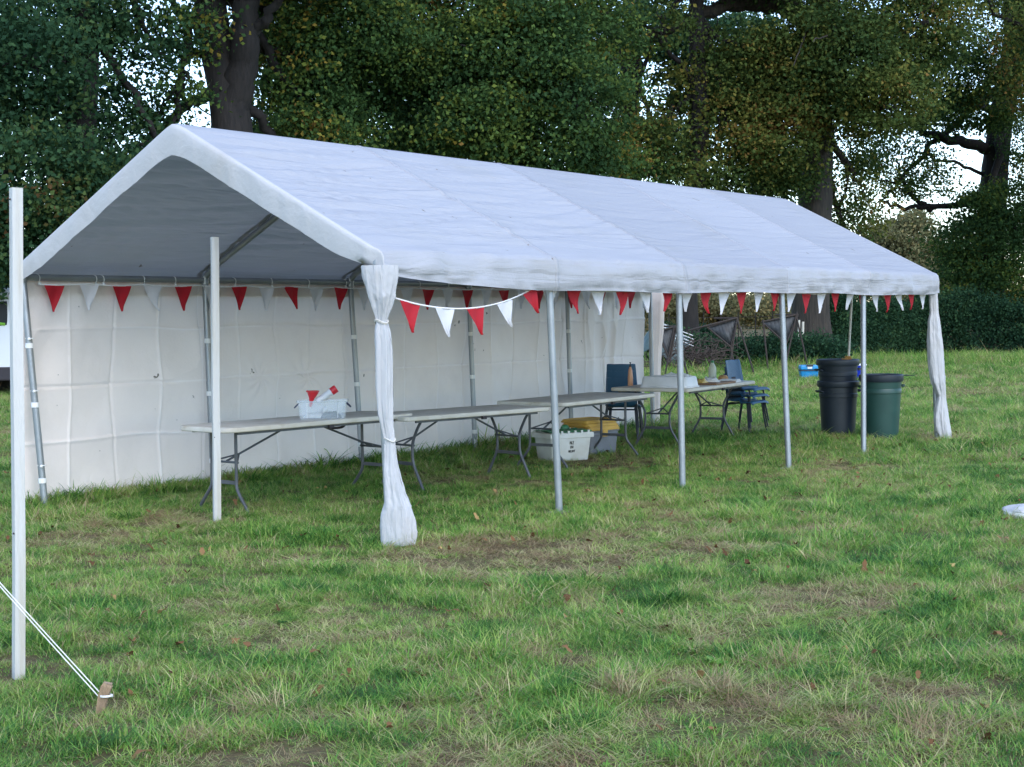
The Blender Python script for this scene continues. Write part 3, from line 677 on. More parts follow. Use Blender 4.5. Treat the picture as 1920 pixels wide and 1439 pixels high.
hm = MB().lathe([(.001, 0), (.05, .0), (.055, .01), (.05, .035), (.03, .05), (.001, .054)], (0.13, 0.16, LH+.01), 16, sy=0.5); hm.build('lid_grip', 'greenp', wc)
def strokes(parent, lines, y, name='scrawl'):
    for ln in lines:
        MB().tube([(a, y, b2) for a, b2 in ln], 0.0045, 5, squash=0.4).build(name, 'ink', parent)
for_y = -LD*0.5*0.945
def glyphs(ox, oz, s):
    G = []
    G += [[(0, 1), (0, .2)], [(0, 1), (.45, .2)], [(.45, .2), (.45, 1)], [(.75, .9), (1.0, 1), (1.1, .75), (.75, .2), (1.15, .2)]]      # N2
    G += [[(.15, -.2), (.15, -.9)], [(.5, -.9), (.5, -.2)], [(.5, -.2), (.95, -.9)], [(.95, -.9), (.95, -.2)]]                           # IN
    G += [[(-.3, -1.9), (-.3, -1.3)], [(-.3, -1.3), (0, -1.9)], [(0, -1.9), (0, -1.3)], [(.6, -1.35), (.25, -1.3), (.3, -1.9), (.6, -1.85)], [(.28, -1.6), (.55, -1.6)],
          [(.8, -1.3), (.8, -1.9)], [(.8, -1.3), (1.05, -1.85)], [(1.05, -1.85), (1.05, -1.3)], [(1.2, -1.35), (1.6, -1.3)], [(1.4, -1.3), (1.4, -1.9)]]  # NENT
    return [[(ox+a*s, oz+b2*s) for a, b2 in g] for g in G]
for ln in glyphs(-0.02, 0.17, 0.042):
    pts = [(a, -(LD*0.5*(0.86+0.14*max(0, b2)/LH))-0.006, b2) for a, b2 in ln]
    MB().tube(pts, 0.0030, 5).build('scrawl', 'ink', wc)
gc = thing('storage_crate', (6.42, 2.56, 0), 'grey crate with stacked yellow lids and a yellow clasp under the table', 'crate', -0.22)
open_box(MB(), (0, 0, 0), 0.46, 0.36, 0.265, taper=0.88).build('tub', 'greyp', gc, angle=35, solid=0.004)
MB().box((0, -.192, .225), (.40, .012, .02)).build('rim_band', 'greyp', gc, smooth=False, bevel=.003)
def lid(z, L, W, h, dx, dy, par):
    mb = MB(); rs = []
    for l, z_ in ((1.0, 0), (1.01, .008), (1.0, h*.5), (.97, h*.55), (.96, h), (.86, h+.006), (.80, h-.006)):
        rs.append([(a*l+dx, b2*l+dy, z+z_) for a, b2 in rounded_rect(L, W, .05)])
    N = len(rs[0]); V = [p for q2 in rs for p in q2]; F = [(i*N+k, i*N+(k+1) % N, (i+1)*N+(k+1) % N, (i+1)*N+k) for i in range(len(rs)-1) for k in range(N)]
    F += [tuple(range((len(rs)-1)*N, len(rs)*N)), tuple(reversed(range(N)))]
    mb.add(V, F).build('lid', 'yellowp', par, angle=35)
lid(.270, .50, .40, .045, 0, 0, gc)
lid2 = thing('crate_lid', (6.42, 2.56, .32), 'loose yellow lid stacked askew on top of the grey crate', 'lid', -0.16)
lid(.0, .52, .42, .03, -0.05, 0.0, lid2); lid(.036, .52, .42, .034, -0.06, 0.01, lid2)
MB().box((.0, -.197, .235), (.075, .014, .075)).build('clasp', 'yellowp', gc, smooth=False, bevel=.004)

# things on the far table
Z4 = 0.7105
def on4(px, py): return ground_at(px, py, 0.71)
MT['orange'] = mat('orange_plastic', (0.62, 0.30, 0.16), 0.35)
MT['milk'] = mat('milk_bottle', (0.66, 0.70, 0.62), 0.3, (0.70, 0.68, 0.52), 3, trans=0.3)
MT['bread'] = mat('bread_crust', (0.45, 0.26, 0.11), 0.8, (0.30, 0.15, 0.06), 15, bump=0.3)
MT['board'] = mat('wooden_board', (0.27, 0.15, 0.075), 0.6, (0.20, 0.11, 0.05), 9, stretch=(1, 8, 1))
MT['mustard'] = mat('yellow_food', (0.55, 0.36, 0.05), 0.5, (0.6, 0.5, 0.25), 20)
p = on4(1243, 727); tr = thing('plastic_tray', (7.42, 2.15, Z4), 'upturned white plastic tub on the far food table', 'tub', 0.10)
rs = []
for l, z_ in ((1.0, 0), (1.0, .012), (.96, .016), (.90, .115), (.86, .128), (.80, .13)):
    rs.append([(a*l, b2*l, z_) for a, b2 in rounded_rect(.40, .62, .06)])
N = len(rs[0]); V = [q2 for R in rs for q2 in R]; F = [(i*N+k, i*N+(k+1) % N, (i+1)*N+(k+1) % N, (i+1)*N+k) for i in range(len(rs)-1) for k in range(N)] + [tuple(range((len(rs)-1)*N, len(rs)*N))]
MB().add(V, F).build('tub', 'whitep', tr, angle=35)
pp = thing('crumpled_paper', (7.50, 2.12, Z4+.132), 'crumpled white kitchen paper on top of the upturned tub', 'paper', 0.3)
MB().grid([[(u*.12, v*.17, .035*(1-u*u)*(1-v*v)*(1.1+0.9*float(vnoise(u*3, v*4, 3)))) for v in np.linspace(-1, 1, 14)] for u in np.linspace(-1, 1, 12)]).build('sheet', 'paper', pp, angle=None, solid=.002)
ob = thing('pump_bottle', (7.56, 2.78, Z4), 'slim orange bottle with a pump top beside the white tub', 'bottle')
MB().lathe([(.03, 0), (.032, .01), (.031, .10), (.022, .19), (.015, .21), (.012, .225)], n=18).build('bottle_body', 'orange', ob)
MB().lathe([(.014, .225), (.014, .245), (.006, .247), (.006, .27), (.012, .272), (.010, .28)], n=12).build('pump', 'nail', ob)
p = on4(1338, 714); mk = thing('milk_bottle', (p[0]+.15, p[1]+.1, Z4), 'half full plastic milk bottle standing on the far food table', 'bottle', 0.5)
MB().lathe([(.045, 0), (.050, .012), (.050, .13), (.046, .16), (.026, .205), (.019, .215), (.019, .225)], n=20).build('bottle_body', 'milk', mk)
MB().lathe([(.021, .222), (.022, .225), (.022, .245), (.018, .248)], n=16).build('cap', 'greenp', mk)
MB().tube(smooth_path([(.045, 0, .12), (.066, 0, .135), (.062, 0, .17), (.035, 0, .19)], 5), .008, 8).build('handle', 'milk', mk)
p = on4(1354, 715); bn = thing('bread_bun', (p[0]+.12, p[1]+.05, Z4), 'round bread bun next to the milk bottle', 'bread')
MB().lathe([(.03, 0), (.058, .008), (.066, .025), (.060, .05), (.038, .068), (.001, .074)], n=18).build('crust', 'bread', bn)
p = on4(1312, 722); bd = thing('cutting_board', (8.32, 2.12, Z4), 'brown wooden board covered with food scraps on the far table', 'board', 0.14)
MB().box((0, 0, .011), (.66, .42, .022)).build('board_slab', 'board', bd, smooth=False, bevel=.006)
for k, (dx, dy, s, m_, lb) in enumerate([(-.22, .02, .055, 'mustard', 'yellow food scrap at the near end of the board'), (-.10, .10, .05, 'bread', 'brown crust in the middle of the board'), (.02, -.02, .065, 'paper', 'crumpled white wrapper on the board'), (.15, .08, .06, 'paper', 'larger white wrapper near the milk bottle')]):
    R = Matrix.Rotation(.14, 3, 'Z') @ Vector((dx, dy, 0)); t = thing('food_scrap', (8.32+R[0], 2.12+R[1], Z4+.0225), lb, 'food', k*1.1)
    MB().grid([[(u*s*1.5, v*s, s*.9*(1-u*u)*(1-v*v)*(1.0+0.8*float(vnoise(u*2.5+k, v*2.5, k+3)))) for v in np.linspace(-1, 1, 10)] for u in np.linspace(-1, 1, 10)]).build('scrap', m_, t, angle=None, solid=.002)
np_ = thing('napkin_stack', (8.82, 2.12, Z4), 'pile of folded white napkins at the far end of the food table', 'napkins', 0.25)
for k in range(3): 
    MB().box((.006*k, .004*k, .006+.011*k), (.30, .22, .010), rz=.05*k).build('napkin', 'paper', np_, smooth=False, bevel=.003)

# ------------------------------------------------------------------ stacking chairs
MT['blue_shell'] = mat('blue_polypropylene', (0.022, 0.085, 0.165), 0.42, (0.026, 0.095, 0.18), 8, bump=0.15, bscale=400)
MT['chair_leg'] = mat('blue_black_tube', (0.012, 0.018, 0.03), 0.4)
def shell_mesh():
    # centre line of the moulded shell from the seat front lip (x=+) to the top of the back (x=-)
    cl = smooth_path([(.235, .405), (.215, .432), (.15, .437), (.04, .425), (-.08, .420), (-.145, .435), (-.180, .475), (-.195, .54), (-.215, .66), (-.235, .77), (-.240, .785)], 4)
    P = []; n = len(cl)
    for i, (x, z) in enumerate(cl):
        t = i/(n-1); hw = .205 if t < .5 else .205-.035*(t-.5)/.5
        if t > .95: hw *= 1-2.2*(t-.95)
        if t < .06: hw *= 1-1.8*(.06-t)
        row = []
        for v in np.linspace(-1, 1, 11):
            e = abs(v)**3
            bx = .030*e if t > .45 else 0; bz = (-.020*abs(v)**6 if t < .3 else 0.02*e*(.3 <= t < .5))
            row.append((x+bx, v*hw, z+bz))
        P.append(row)
    return MB().grid(P).mesh('seat_shell')
def make_chair():
    c = thing('plastic_chair', (0, 0, 0), 'blue moulded chair', 'chair')
    link('seat_shell', shell_mesh(), 'blue_shell', c, angle=60, solid=0.008)
    for s in (-1, 1):
        MB().tube(smooth_path([(.20, s*.215, 0), (.165, s*.19, .22), (.145, s*.175, .39), (.11, s*.165, .412)], 5), .0115, 8).build('leg', 'chair_leg', c)
        MB().tube(smooth_path([(-.24, s*.215, 0), (-.19, s*.19, .22), (-.155, s*.175, .375), (-.12, s*.165, .405)], 5), .0115, 8).build('leg', 'chair_leg', c)
        MB().tube([(.11, s*.165, .412), (-.12, s*.165, .405)], .0115, 8).build('side_rail', 'chair_leg', c)
    MB().tube([(.11, -.165, .412), (.11, .165, .412)], .010, 8).build('cross_rail', 'chair_leg', c)
    MB().tube([(-.14, -.17, .39), (-.14, .17, .39)], .010, 8).build('cross_rail', 'chair_leg', c)
    g = MB().box((-.196, 0, .545), (.012, .10, .045)); g.build('back_grip', 'nail', c, smooth=False, bevel=.004)
    return c
ch0 = make_chair()
first = True
ANG_R = math.atan2(-0.80, 0.60) - 0.72
for (bx, by, rz, lab, grp) in ((8.05, 3.20, 0.42, ('bottom', 'middle', 'top'), 'left'), (9.66, 2.36, ANG_R, ('bottom', 'middle', 'top'), 'right')):
    for k in range(3):
        c = ch0 if first else copy_tree(ch0); first = False
        c.location = (bx + 0.012*k*math.cos(rz), by + 0.012*k*math.sin(rz), 0.085*k); c.rotation_euler = (0, 0, rz + 0.015*k)
        side = 'against the side wall behind the crates' if grp == 'left' else 'at the far end of the food table'
        c['label'] = f'{lab[k]} blue plastic chair of the stack {side}'
        c['group'] = 'stacked blue chairs'

# ------------------------------------------------------------------ bins, broom, blue boxes
MT['bin_black'] = mat('black_bin_plastic', (0.010, 0.017, 0.028), 0.42, (0.014, 0.022, 0.034), 5, bump=0.05)
MT['bin_green'] = mat('green_bin_plastic', (0.010, 0.048, 0.042), 0.42, (0.014, 0.058, 0.05), 5, bump=0.05)
def bin_thing(x, y, z0, m, rim_m, label, H=0.70, r0=.205, r1=.245, collar=True):
    t = thing('dustbin', (x, y, z0), label, 'bin', 0.3, 'dustbins by the far corner')
    prof = [(r0-.01, 0), (r0, .012)] + [(r0+(r1-r0)*q2, H*q2) for q2 in (.1, .25, .5, .70)] + [(r0+(r1-r0)*.72+.006, H*.71), (r0+(r1-r0)*.76+.006, H*.77), (r0+(r1-r0)*.78, H*.78), (r1-.004, H*.90)]
    body = MB().lathe(prof + [(r1-.012, H*.90), (r0-.012, .03)], n=36, cap1=True); body.build('bin_body', m, t, angle=35)
    MB().lathe([(r1-.006, H*.885), (r1+.012, H*.89), (r1+.020, H*.93), (r1+.018, H*.985), (r1+.008, H), (r1-.008, H*.99), (r1-.012, H*.89)], n=36, cap0=False, cap1=False).build('rim', rim_m, t, angle=35)
    for s in (-1, 1):
        a = -0.93+ (0 if s > 0 else PI)
        u = Vector((math.cos(a), math.sin(a), 0)); v = Vector((-math.sin(a), math.cos(a), 0))
        pts = [u*(r1)+v*-.07+Vector((0, 0, H*.80)), u*(r1+.035)+v*-.06+Vector((0, 0, H*.82)), u*(r1+.04)+v*.06+Vector((0, 0, H*.82)), u*(r1)+v*.07+Vector((0, 0, H*.80))]
        MB().tube(smooth_path(pts, 4), .012, 8).build('handle', m, t)
    return t
pb = ground_at(1577, 822); pg = ground_at(1652, 826)
B1 = bin_thing(9.90, 1.17, 0, 'bin_black', 'bin_black', 'lower black dustbin of the nested pair')
B2 = bin_thing(9.91, 1.18, 0.27, 'bin_black', 'bin_black', 'upper black dustbin nested in the other with a pole in it', r0=.19, r1=.252)
B3 = bin_thing(9.86, 0.58, 0, 'bin_green', 'bin_black', 'dark green dustbin with a black rim by the far corner leg', H=0.79, r0=.205, r1=.25)
MB().box((.17, -.20, .735), (.085, .012, .06), rz=-.05).build('bag_edge', 'whitep', B3, smooth=False, bevel=.004)
sp = MB().grid([[(.20*math.cos(a)*k+.06*(k-1), .20*math.sin(a)*k-.10*(k-1)*4, .77+.005*math.sin(a*9)) for k in (0.9, 1.15, 1.35)] for a in np.linspace(-1.3, -0.6, 10)])
sp.build('bag_flap', 'bin_black', B3, solid=.004)
MT['pole_wood'] = mat('pale_broom_handle', (0.55, 0.52, 0.45), 0.6, (0.45, 0.42, 0.35), 6)
MT['bristle'] = mat('orange_bristle', (0.50, 0.27, 0.08), 0.9, (0.38, 0.2, 0.06), 60, bump=0.5, bscale=120)
Dbr = float(np.dot(np.array((9.93, 1.13, 1.0))-CAM, FWD))
q0 = at(1590, 672, Dbr); q1 = at(1598, 540, Dbr+0.1)
brm = thing('broom', (q0[0], q0[1], q0[2]-.35), 'pale broom handle standing upright in the black dustbins', 'broom')
MB().tube([(0, 0, .2), tuple(np.array(q1)-q0+np.array((0, 0, .35)))], .0145, 10).build('handle', 'pole_wood', brm)
mb = MB()
for k in range(60):
    a = RNG.uniform(0, 2*PI); r_ = RNG.uniform(0, .07); b2 = RNG.uniform(.3, .38)
    mb.tube([(-.03+r_*math.cos(a)*.5, r_*math.sin(a)*.5, .16), (-.03+r_*math.cos(a), r_*math.sin(a), b2)], .006, 4)
o = mb.build('bristles', 'bristle', brm); o['kind'] = 'stuff'
MT['cyan'] = mat('bright_blue_plastic', (0.01, 0.26, 0.55), 0.35, (0.01, 0.20, 0.45), 6)
MT['royal'] = mat('royal_blue_plastic', (0.012, 0.035, 0.42), 0.35)
p = ground_at(1516, 709); bx = thing('blue_crate', (p[0], p[1], 0), 'bright blue lidded crate in the grass beyond the tables', 'crate', YAW-PI/2)
open_box(MB(), (0, 0, 0), .42, .30, .17, taper=.9).build('tub', 'cyan', bx, angle=35, solid=.004)
MB().box((0, 0, .185), (.44, .32, .022)).build('lid_seam', 'nail', bx, smooth=False, bevel=.004)
MB().box((0, 0, .255), (.43, .31, .115), taper=1.0).build('lid', 'cyan', bx, smooth=False, bevel=.03)
MB().box((0, -.158, .25), (.11, .012, .05)).build('sticker', 'paper', bx, smooth=False)
MB().box((0, -.165, .30), (.16, .03, .04)).build('grip', 'nail', bx, smooth=False, bevel=.006)
p = ground_at(1611, 714); bk = thing('blue_bucket', (p[0], p[1], 0), 'royal blue tub with a white lid behind the black dustbins', 'bucket')
MB().lathe([(.13, 0), (.135, .01), (.155, .34), (.16, .35)], n=24).build('tub', 'royal', bk, angle=35)
MB().lathe([(.165, .345), (.170, .35), (.170, .375), (.15, .385), (.001, .387)], n=24).build('lid', 'whitep', bk, angle=35)

# crumpled bag at the right edge of the lawn
p = ground_at(1921, 972); wb = thing('white_bag', (p[0], p[1], 0), 'crumpled white bag lying on the lawn at the right edge', 'bag', YAW-PI/2)
MB().lathe([(.10, 0.0), (.145, .012), (.155, .04), (.150, .06)], n=30, cap1=False).build('underside', 'paper', wb, angle=None)
P = []
for i, t in enumerate(np.linspace(0, 1, 9)):
    P.append([((.155*(1-t**1.5)+.002)*math.cos(a)*(1+.06*math.sin(3*a)), (.155*(1-t**1.5)+.002)*math.sin(a), .055+.055*t**0.7+.010*math.sin(5*a+3*t)*(1-t)) for a in np.linspace(0, 2*PI, 31)])
MB().grid(P).build('top_fold', 'curtain', wb, angle=None)

# ------------------------------------------------------------------ parked van, far left
MT['van_paint'] = mat('white_van_paint', (0.62, 0.63, 0.66), 0.25, spec=0.6)
MT['van_glass'] = mat('dark_van_glass', (0.012, 0.016, 0.02), 0.35, spec=0.25)
MT['tyre'] = mat('tyre_rubber', (0.015, 0.015, 0.016), 0.85)
MT['rim'] = mat('steel_rim', (0.4, 0.4, 0.42), 0.35, metal=0.8)
MT['lime'] = mat('green_reflection', (0.18, 0.42, 0.04), 0.5)
vp = ground_at(66, 738)
van = thing('parked_van', (vp[0], vp[1], 0), 'white van with dark windows parked at the far left', 'van', YAW+PI/2)
# local x runs to the left of the picture (rear at x=0), y towards the camera negative
prof = [(0.0, .42), (0.02, 1.05), (.05, 1.25), (.16, 2.15), (.30, 2.30), (3.3, 2.32), (3.65, 2.15), (4.25, 1.30), (5.1, 1.10), (5.25, .85), (5.25, .42)]
P = []
for yy, k in ((-.95, .97), (-.92, .99), (-.80, 1.0), (.80, 1.0), (.92, .99), (.95, .97)):
    P.append([(x*1.0, yy*(1 if z < 1.3 else 0.93), .42+(z-.42)*k) for x, z in prof])
mb = MB().grid(P); nP = len(prof)
mb.f.append(tuple(range(nP))); mb.f.append(tuple(range(5*nP, 6*nP))); mb.build('body', 'van_paint', van, angle=35)
for s in (-1, 1):
    MB().box((1.2, s*.915, 1.62), (1.9, .03, .78)).build('side_window', 'van_glass', van, smooth=False, bevel=.02)
    MB().box((2.9, s*.915, 1.62), (1.1, .03, .78)).build('side_window', 'van_glass', van, smooth=False, bevel=.02)
    MB().tube(smooth_path([(.30, s*.935, 1.52), (.8, s*.935, 1.60), (1.2, s*.935, 1.78), (2.0, s*.935, 1.88)], 5), .035, 6).build('window_reflection', 'lime', van)  # green reflection in the side glass, laid on as a coloured strip
    MB().box((.03, s*.80, .98), (.06, .16, .24)).build('tail_light', 'redp', van, smooth=False, bevel=.02)
    MB().box((5.16, s*.72, .95), (.14, .32, .18)).build('headlight', 'whitep', van, smooth=False, bevel=.02)
    for xw in (.95, 4.2):
        w = MB().lathe([(.18, -.10), (.33, -.10), (.35, -.07), (.35, .07), (.33, .10), (.18, .10)], n=26)
        w.v = [(a+xw, s*.84+c, b2+.35) for a, b2, c in w.v]; wo = w.build('wheel', 'tyre', van, angle=35)
        w = MB().lathe([(.001, .06), (.12, .07), (.19, .105), (.20, .09)], n=20); w.v = [(a+xw, s*(.84+c*.95), b2+.35) for a, b2, c in w.v]; w.build('rim', 'rim', wo)
MB().box((.0, 0, 1.70), (.10, 1.45, .62), rot=Euler((0, -.12, 0)).to_matrix()).build('rear_window', 'van_glass', van, smooth=False, bevel=.02)
MB().box((2.6, 0, .47), (5.0, 1.93, .30)).build('sill', 'nail', van, smooth=False, bevel=.03)
MB().box((-.03, 0, .50), (.10, 1.8, .22)).build('bumper', 'nail', van, smooth=False, bevel=.03)

# ------------------------------------------------------------------ trees
def ellipsoid_points(rng, n, c, r, shell=0.35):
    d = rng.normal(size=(n, 3)); d /= np.linalg.norm(d, axis=1)[:, None]
    rad = (shell + (1-shell)*rng.random(n))**0.6
    return np.array(c) + d*rad[:, None]*np.array(r)
def crown_points(rng, blobs, n_leaf, per=70, spread=0.34):
    """leaves sit in twig clumps, clumps fill the blobs"""
    vol = np.array([b2[3]*b2[4]*b2[5]*(b2[6] if len(b2) > 6 else 1.0) for b2 in blobs]) ** 0.85; vol /= vol.sum()
    out = []; var = []; nrm = []
    for b2, w in zip(blobs, vol):
        nc_ = max(3, int(n_leaf*w/per))
        cc = ellipsoid_points(rng, nc_, b2[:3], b2[3:6])
        sz = spread*rng.uniform(0.6, 1.35, nc_)
        q2 = rng.normal(size=(nc_, per, 3))*sz[:, None, None]*np.array((1.1, 1.1, 0.55))
        tint = rng.random(nc_)**1.4*0.85+0.02
        nn = rng.normal(size=(nc_, 3))*0.55 + (cc-np.array(b2[:3]))/np.array(b2[3:6]) + np.array((0, 0, .5)); nrm.append(np.repeat(nn/np.linalg.norm(nn, axis=1)[:, None], per, axis=0))
        out.append((cc[:, None, :]+q2).reshape(-1, 3)); var.append((tint[:, None]+rng.normal(0, 0.07, (nc_, per))).ravel())
    return np.concatenate(out), np.clip(np.concatenate(var), 0, .9), np.concatenate(nrm)
def limb(pts, r0, r1, wob, rng, n=9):
    P = smooth_path(pts, 6); m = len(P)
    Q = [p + rng.normal(size=3)*wob*(0 < i < m-1) for i, p in enumerate(P)]
    return MB().tube(Q, [r0+(r1-r0)*(i/(m-1))**0.8 for i in range(m)], n)
def tree(name, label, trunk_pts, r0, r1, blobs, n_leaf, m, seed, bark='bark', leaf=0.118, branches=(), auto=7, group='oaks behind the marquee', spread=0.34):
    n_leaf = int(n_leaf*1.65); rng = np.random.default_rng(seed); base = np.array((trunk_pts[0][0], trunk_pts[0][1], 0.0))
    t = thing(name, base, label, 'tree', group=group)
    rel = lambda P: [np.array(p)-base for p in P]
    tp = rel(trunk_pts)
    P = smooth_path(tp, 8); mP = len(P); H = P[-1][2]
    V = []; N = 18
    for i, p in enumerate(P):
        k = i/(mP-1); r_ = r0+(r1-r0)*k
        flare = 0.55*r0*math.exp(-p[2]/0.6)
        V.append([(p[0]+(r_+flare*(0.6+0.4*math.sin(5*th+seed)))*math.cos(th)*(1+.07*math.sin(3*th+p[2]*.6)+.05*float(vnoise(th*4, p[2]*2.5, seed))),
                   p[1]+(r_+flare*(0.6+0.4*math.sin(5*th+seed)))*math.sin(th)*(1+.07*math.sin(3*th+p[2]*.6)+.05*float(vnoise(th*4+9, p[2]*2.5, seed))), p[2]) for th in np.linspace(0, 2*PI, N+1)])
    MB().grid(V).build('trunk', bark, t, angle=None)
    for bp2, a, b2 in branches:
        limb(rel(bp2), a, b2, 0.04, rng).build('branch', bark, t, angle=None)
    idx = rng.permutation(len(blobs))[:auto]
    for j in idx:
        c = np.array(blobs[j][:3])-base; s = P[int(mP*rng.uniform(.45, .95)) % mP]
        mid = (s*0.5+c*0.5)+np.array((0, 0, rng.uniform(-.5, .7)))
        limb([s, mid, c, c+(c-mid)*0.5], r1*0.55, 0.03, 0.07, rng, 7).build('branch', bark, t, angle=None)
        for _ in range(3):
            e = c + rng.normal(size=3)*np.array(blobs[j][3:6])*0.6
            limb([mid*.4+c*.6, (mid+c+e)/3+rng.normal(size=3)*.2, e], 0.06, 0.015, 0.05, rng, 5).build('branch', bark, t, angle=None)
    C, var, NR = crown_points(rng, [tuple(np.array(b2[:3])-base)+tuple(b2[3:]) for b2 in blobs], n_leaf, spread=spread)
    keep = C[:, 2] > 0.3; C, var, NR = C[keep], var[keep], NR[keep]
    link('crown', leaf_mesh('crown', C, leaf*rng.uniform(.6, 1.35, len(C)), var, rng, NRM=NR), m, t, smooth=False)
    return t
def B(px, py, D, rw, rh, rd=None, dens=1.0):
    p = at(px, py, D); s = D/FPX
    return (p[0], p[1], p[2], (rd or rw*s)*0.9, rw*s, rh*s, dens)
def T(px, py, D): return tuple(at(px, py, D))
def G(px, D):
    p = at(px, 600, D); return (p[0], p[1], 0.0)

tree('oak_tree', 'dark oak at the far left with dense low leaves', [G(150, 33), T(150, 300, 33), T(160, 100, 33), T(150, -150, 33)], .38, .22,
     [B(60, 330, 31, 150, 130), B(200, 400, 33, 150, 110), B(40, 120, 31, 140, 130), B(170, 230, 34, 120, 110), B(330, 330, 34, 110, 90), B(110, 30, 33, 150, 90), B(280, 60, 34, 90, 70, None, .6), B(60, -160, 33, 260, 150, 4, .5), B(-60, 450, 31, 120, 120), B(-200, 200, 33, 200, 260, 4, .6), B(40, 440, 32, 60, 60)], 62000, 'leaf_dark', 11)
tree('oak_tree', 'big forked oak rising behind the near gable peak', [G(432, 36), T(432, 330, 36), T(428, 200, 36), T(400, 60, 36), T(385, -120, 36)], .60, .34,
     [B(330, 190, 35, 70, 60, None, .5), B(340, 60, 35, 80, 60, None, .5), B(560, 110, 38, 110, 90), B(600, 230, 38, 110, 70), B(430, 330, 39, 110, 50), B(680, 60, 38, 120, 90), B(450, -160, 36, 330, 150, 4, .5), B(520, 20, 39, 90, 60, None, .7), B(280, 260, 36, 60, 60, None, .7), B(590, 330, 38, 110, 50)], 52000, 'leaf_oak', 12,
     branches=[([T(432, 215, 36), T(458, 110, 35.8), T(462, 0, 35.6), T(480, -140, 35.5)], .44, .26), ([T(395, 110, 36), T(365, 40, 36), T(330, 15, 36), T(300, -40, 36)], .14, .06), ([T(470, 60, 35.7), T(500, 30, 35.5), T(540, -20, 35.3)], .17, .09), ([T(420, 130, 36), T(370, 100, 35.8), T(310, 85, 35.6), T(255, 60, 35.5)], .12, .04)])
tree('oak_tree', 'slim dark oak just right of the big forked trunk', [G(538, 46), T(538, 250, 46), T(535, 100, 46), T(545, -100, 46)], .33, .22,
     [B(590, 150, 46, 110, 110, None, .8), B(480, 280, 46, 100, 70), B(700, 250, 47, 120, 80), B(600, -100, 46, 200, 130, 4, .5), B(500, 60, 47, 80, 70, None, .5)], 24000, 'leaf_dark', 13)
tree('oak_tree', 'green oak with full crown above the middle of the roof', [G(985, 42), T(985, 330, 42), T(975, 180, 42), T(1000, 60, 42), T(1010, -120, 42)], .52, .30,
     [B(820, 130, 40, 130, 90), B(960, 90, 39, 130, 90), B(1080, 190, 39, 110, 90), B(900, 230, 39, 120, 70), B(1060, 300, 40, 130, 50), B(800, 270, 41, 100, 45), B(760, 40, 41, 120, 80), B(1120, 60, 41, 90, 80, None, .7), B(920, -140, 41, 300, 150, 4, .5), B(930, 310, 40, 110, 40), B(700, 160, 41, 80, 70, None, .8), B(1000, 20, 39, 120, 60), B(1140, 310, 41, 70, 50)], 76000, 'leaf_oak', 14,
     branches=[([T(975, 200, 42), T(930, 170, 41.5), T(860, 120, 41), T(800, 90, 40.5)], .2, .06), ([T(980, 230, 42), T(870, 220, 42), T(780, 235, 42), T(740, 220, 42)], .16, .05)])
tree('oak_tree', 'thin oak behind the roof with open yellowing crown', [G(1291, 45), T(1291, 500, 45), T(1312, 230, 45), T(1305, 60, 45), T(1310, -80, 45)], .34, .20,
     [B(1230, 60, 44, 80, 40, None, .5), B(1330, 150, 45, 80, 60, None, .8), B(1210, 260, 45, 90, 50, None, .8), B(1290, 330, 45, 90, 40, None, .9), B(1370, 240, 45, 80, 70), B(1180, 180, 45, 40, 60, None, .7), B(1320, -120, 45, 220, 120, 4, .5), B(1400, 90, 45, 80, 60, None, .8), B(1250, 200, 46, 60, 40, None, .4)], 30000, 'leaf_autumn', 15,
     branches=[([T(1182, 340, 46), T(1180, 230, 46), T(1170, 100, 46), T(1130, 20, 46)], .22, .2)])
tree('oak_tree', 'stout brown-barked oak behind the far end of the roof', [G(1520, 47), T(1522, 560, 47), T(1530, 350, 47), T(1528, 180, 47), T(1540, 40, 47), T(1550, -120, 47)], .62, .36,
     [B(1450, 250, 45, 90, 80), B(1420, 340, 46, 80, 40, None, .8), B(1600, 130, 44, 110, 80), B(1500, 120, 45, 90, 70), B(1560, 60, 44, 110, 60), B(1400, 160, 46, 80, 70, None, .8), B(1650, 200, 44, 90, 60), B(1600, 330, 48, 40, 70, None, .9), B(1580, 430, 49, 50, 50, None, .8), B(1480, 180, 45, 90, 60), B(1560, -120, 45, 300, 130, 4, .5), B(1720, 60, 45, 110, 70), B(1700, 170, 45, 70, 45, None, .8), B(1480, 330, 46, 60, 60, None, .8), B(1570, 230, 46, 50, 60, None, .7), B(1620, 400, 50, 30, 40)], 70000, 'leaf_autumn', 16, bark='bark_brown',
     branches=[([T(1535, 60, 47), T(1480, 15, 46.5), T(1400, 8, 46), T(1320, 22, 45.5), T(1240, 62, 45), T(1165, 97, 44.5)], .36, .13), ([T(1535, 90, 47), T(1600, 40, 46), T(1680, 60, 45), T(1740, 40, 44)], .22, .07)])
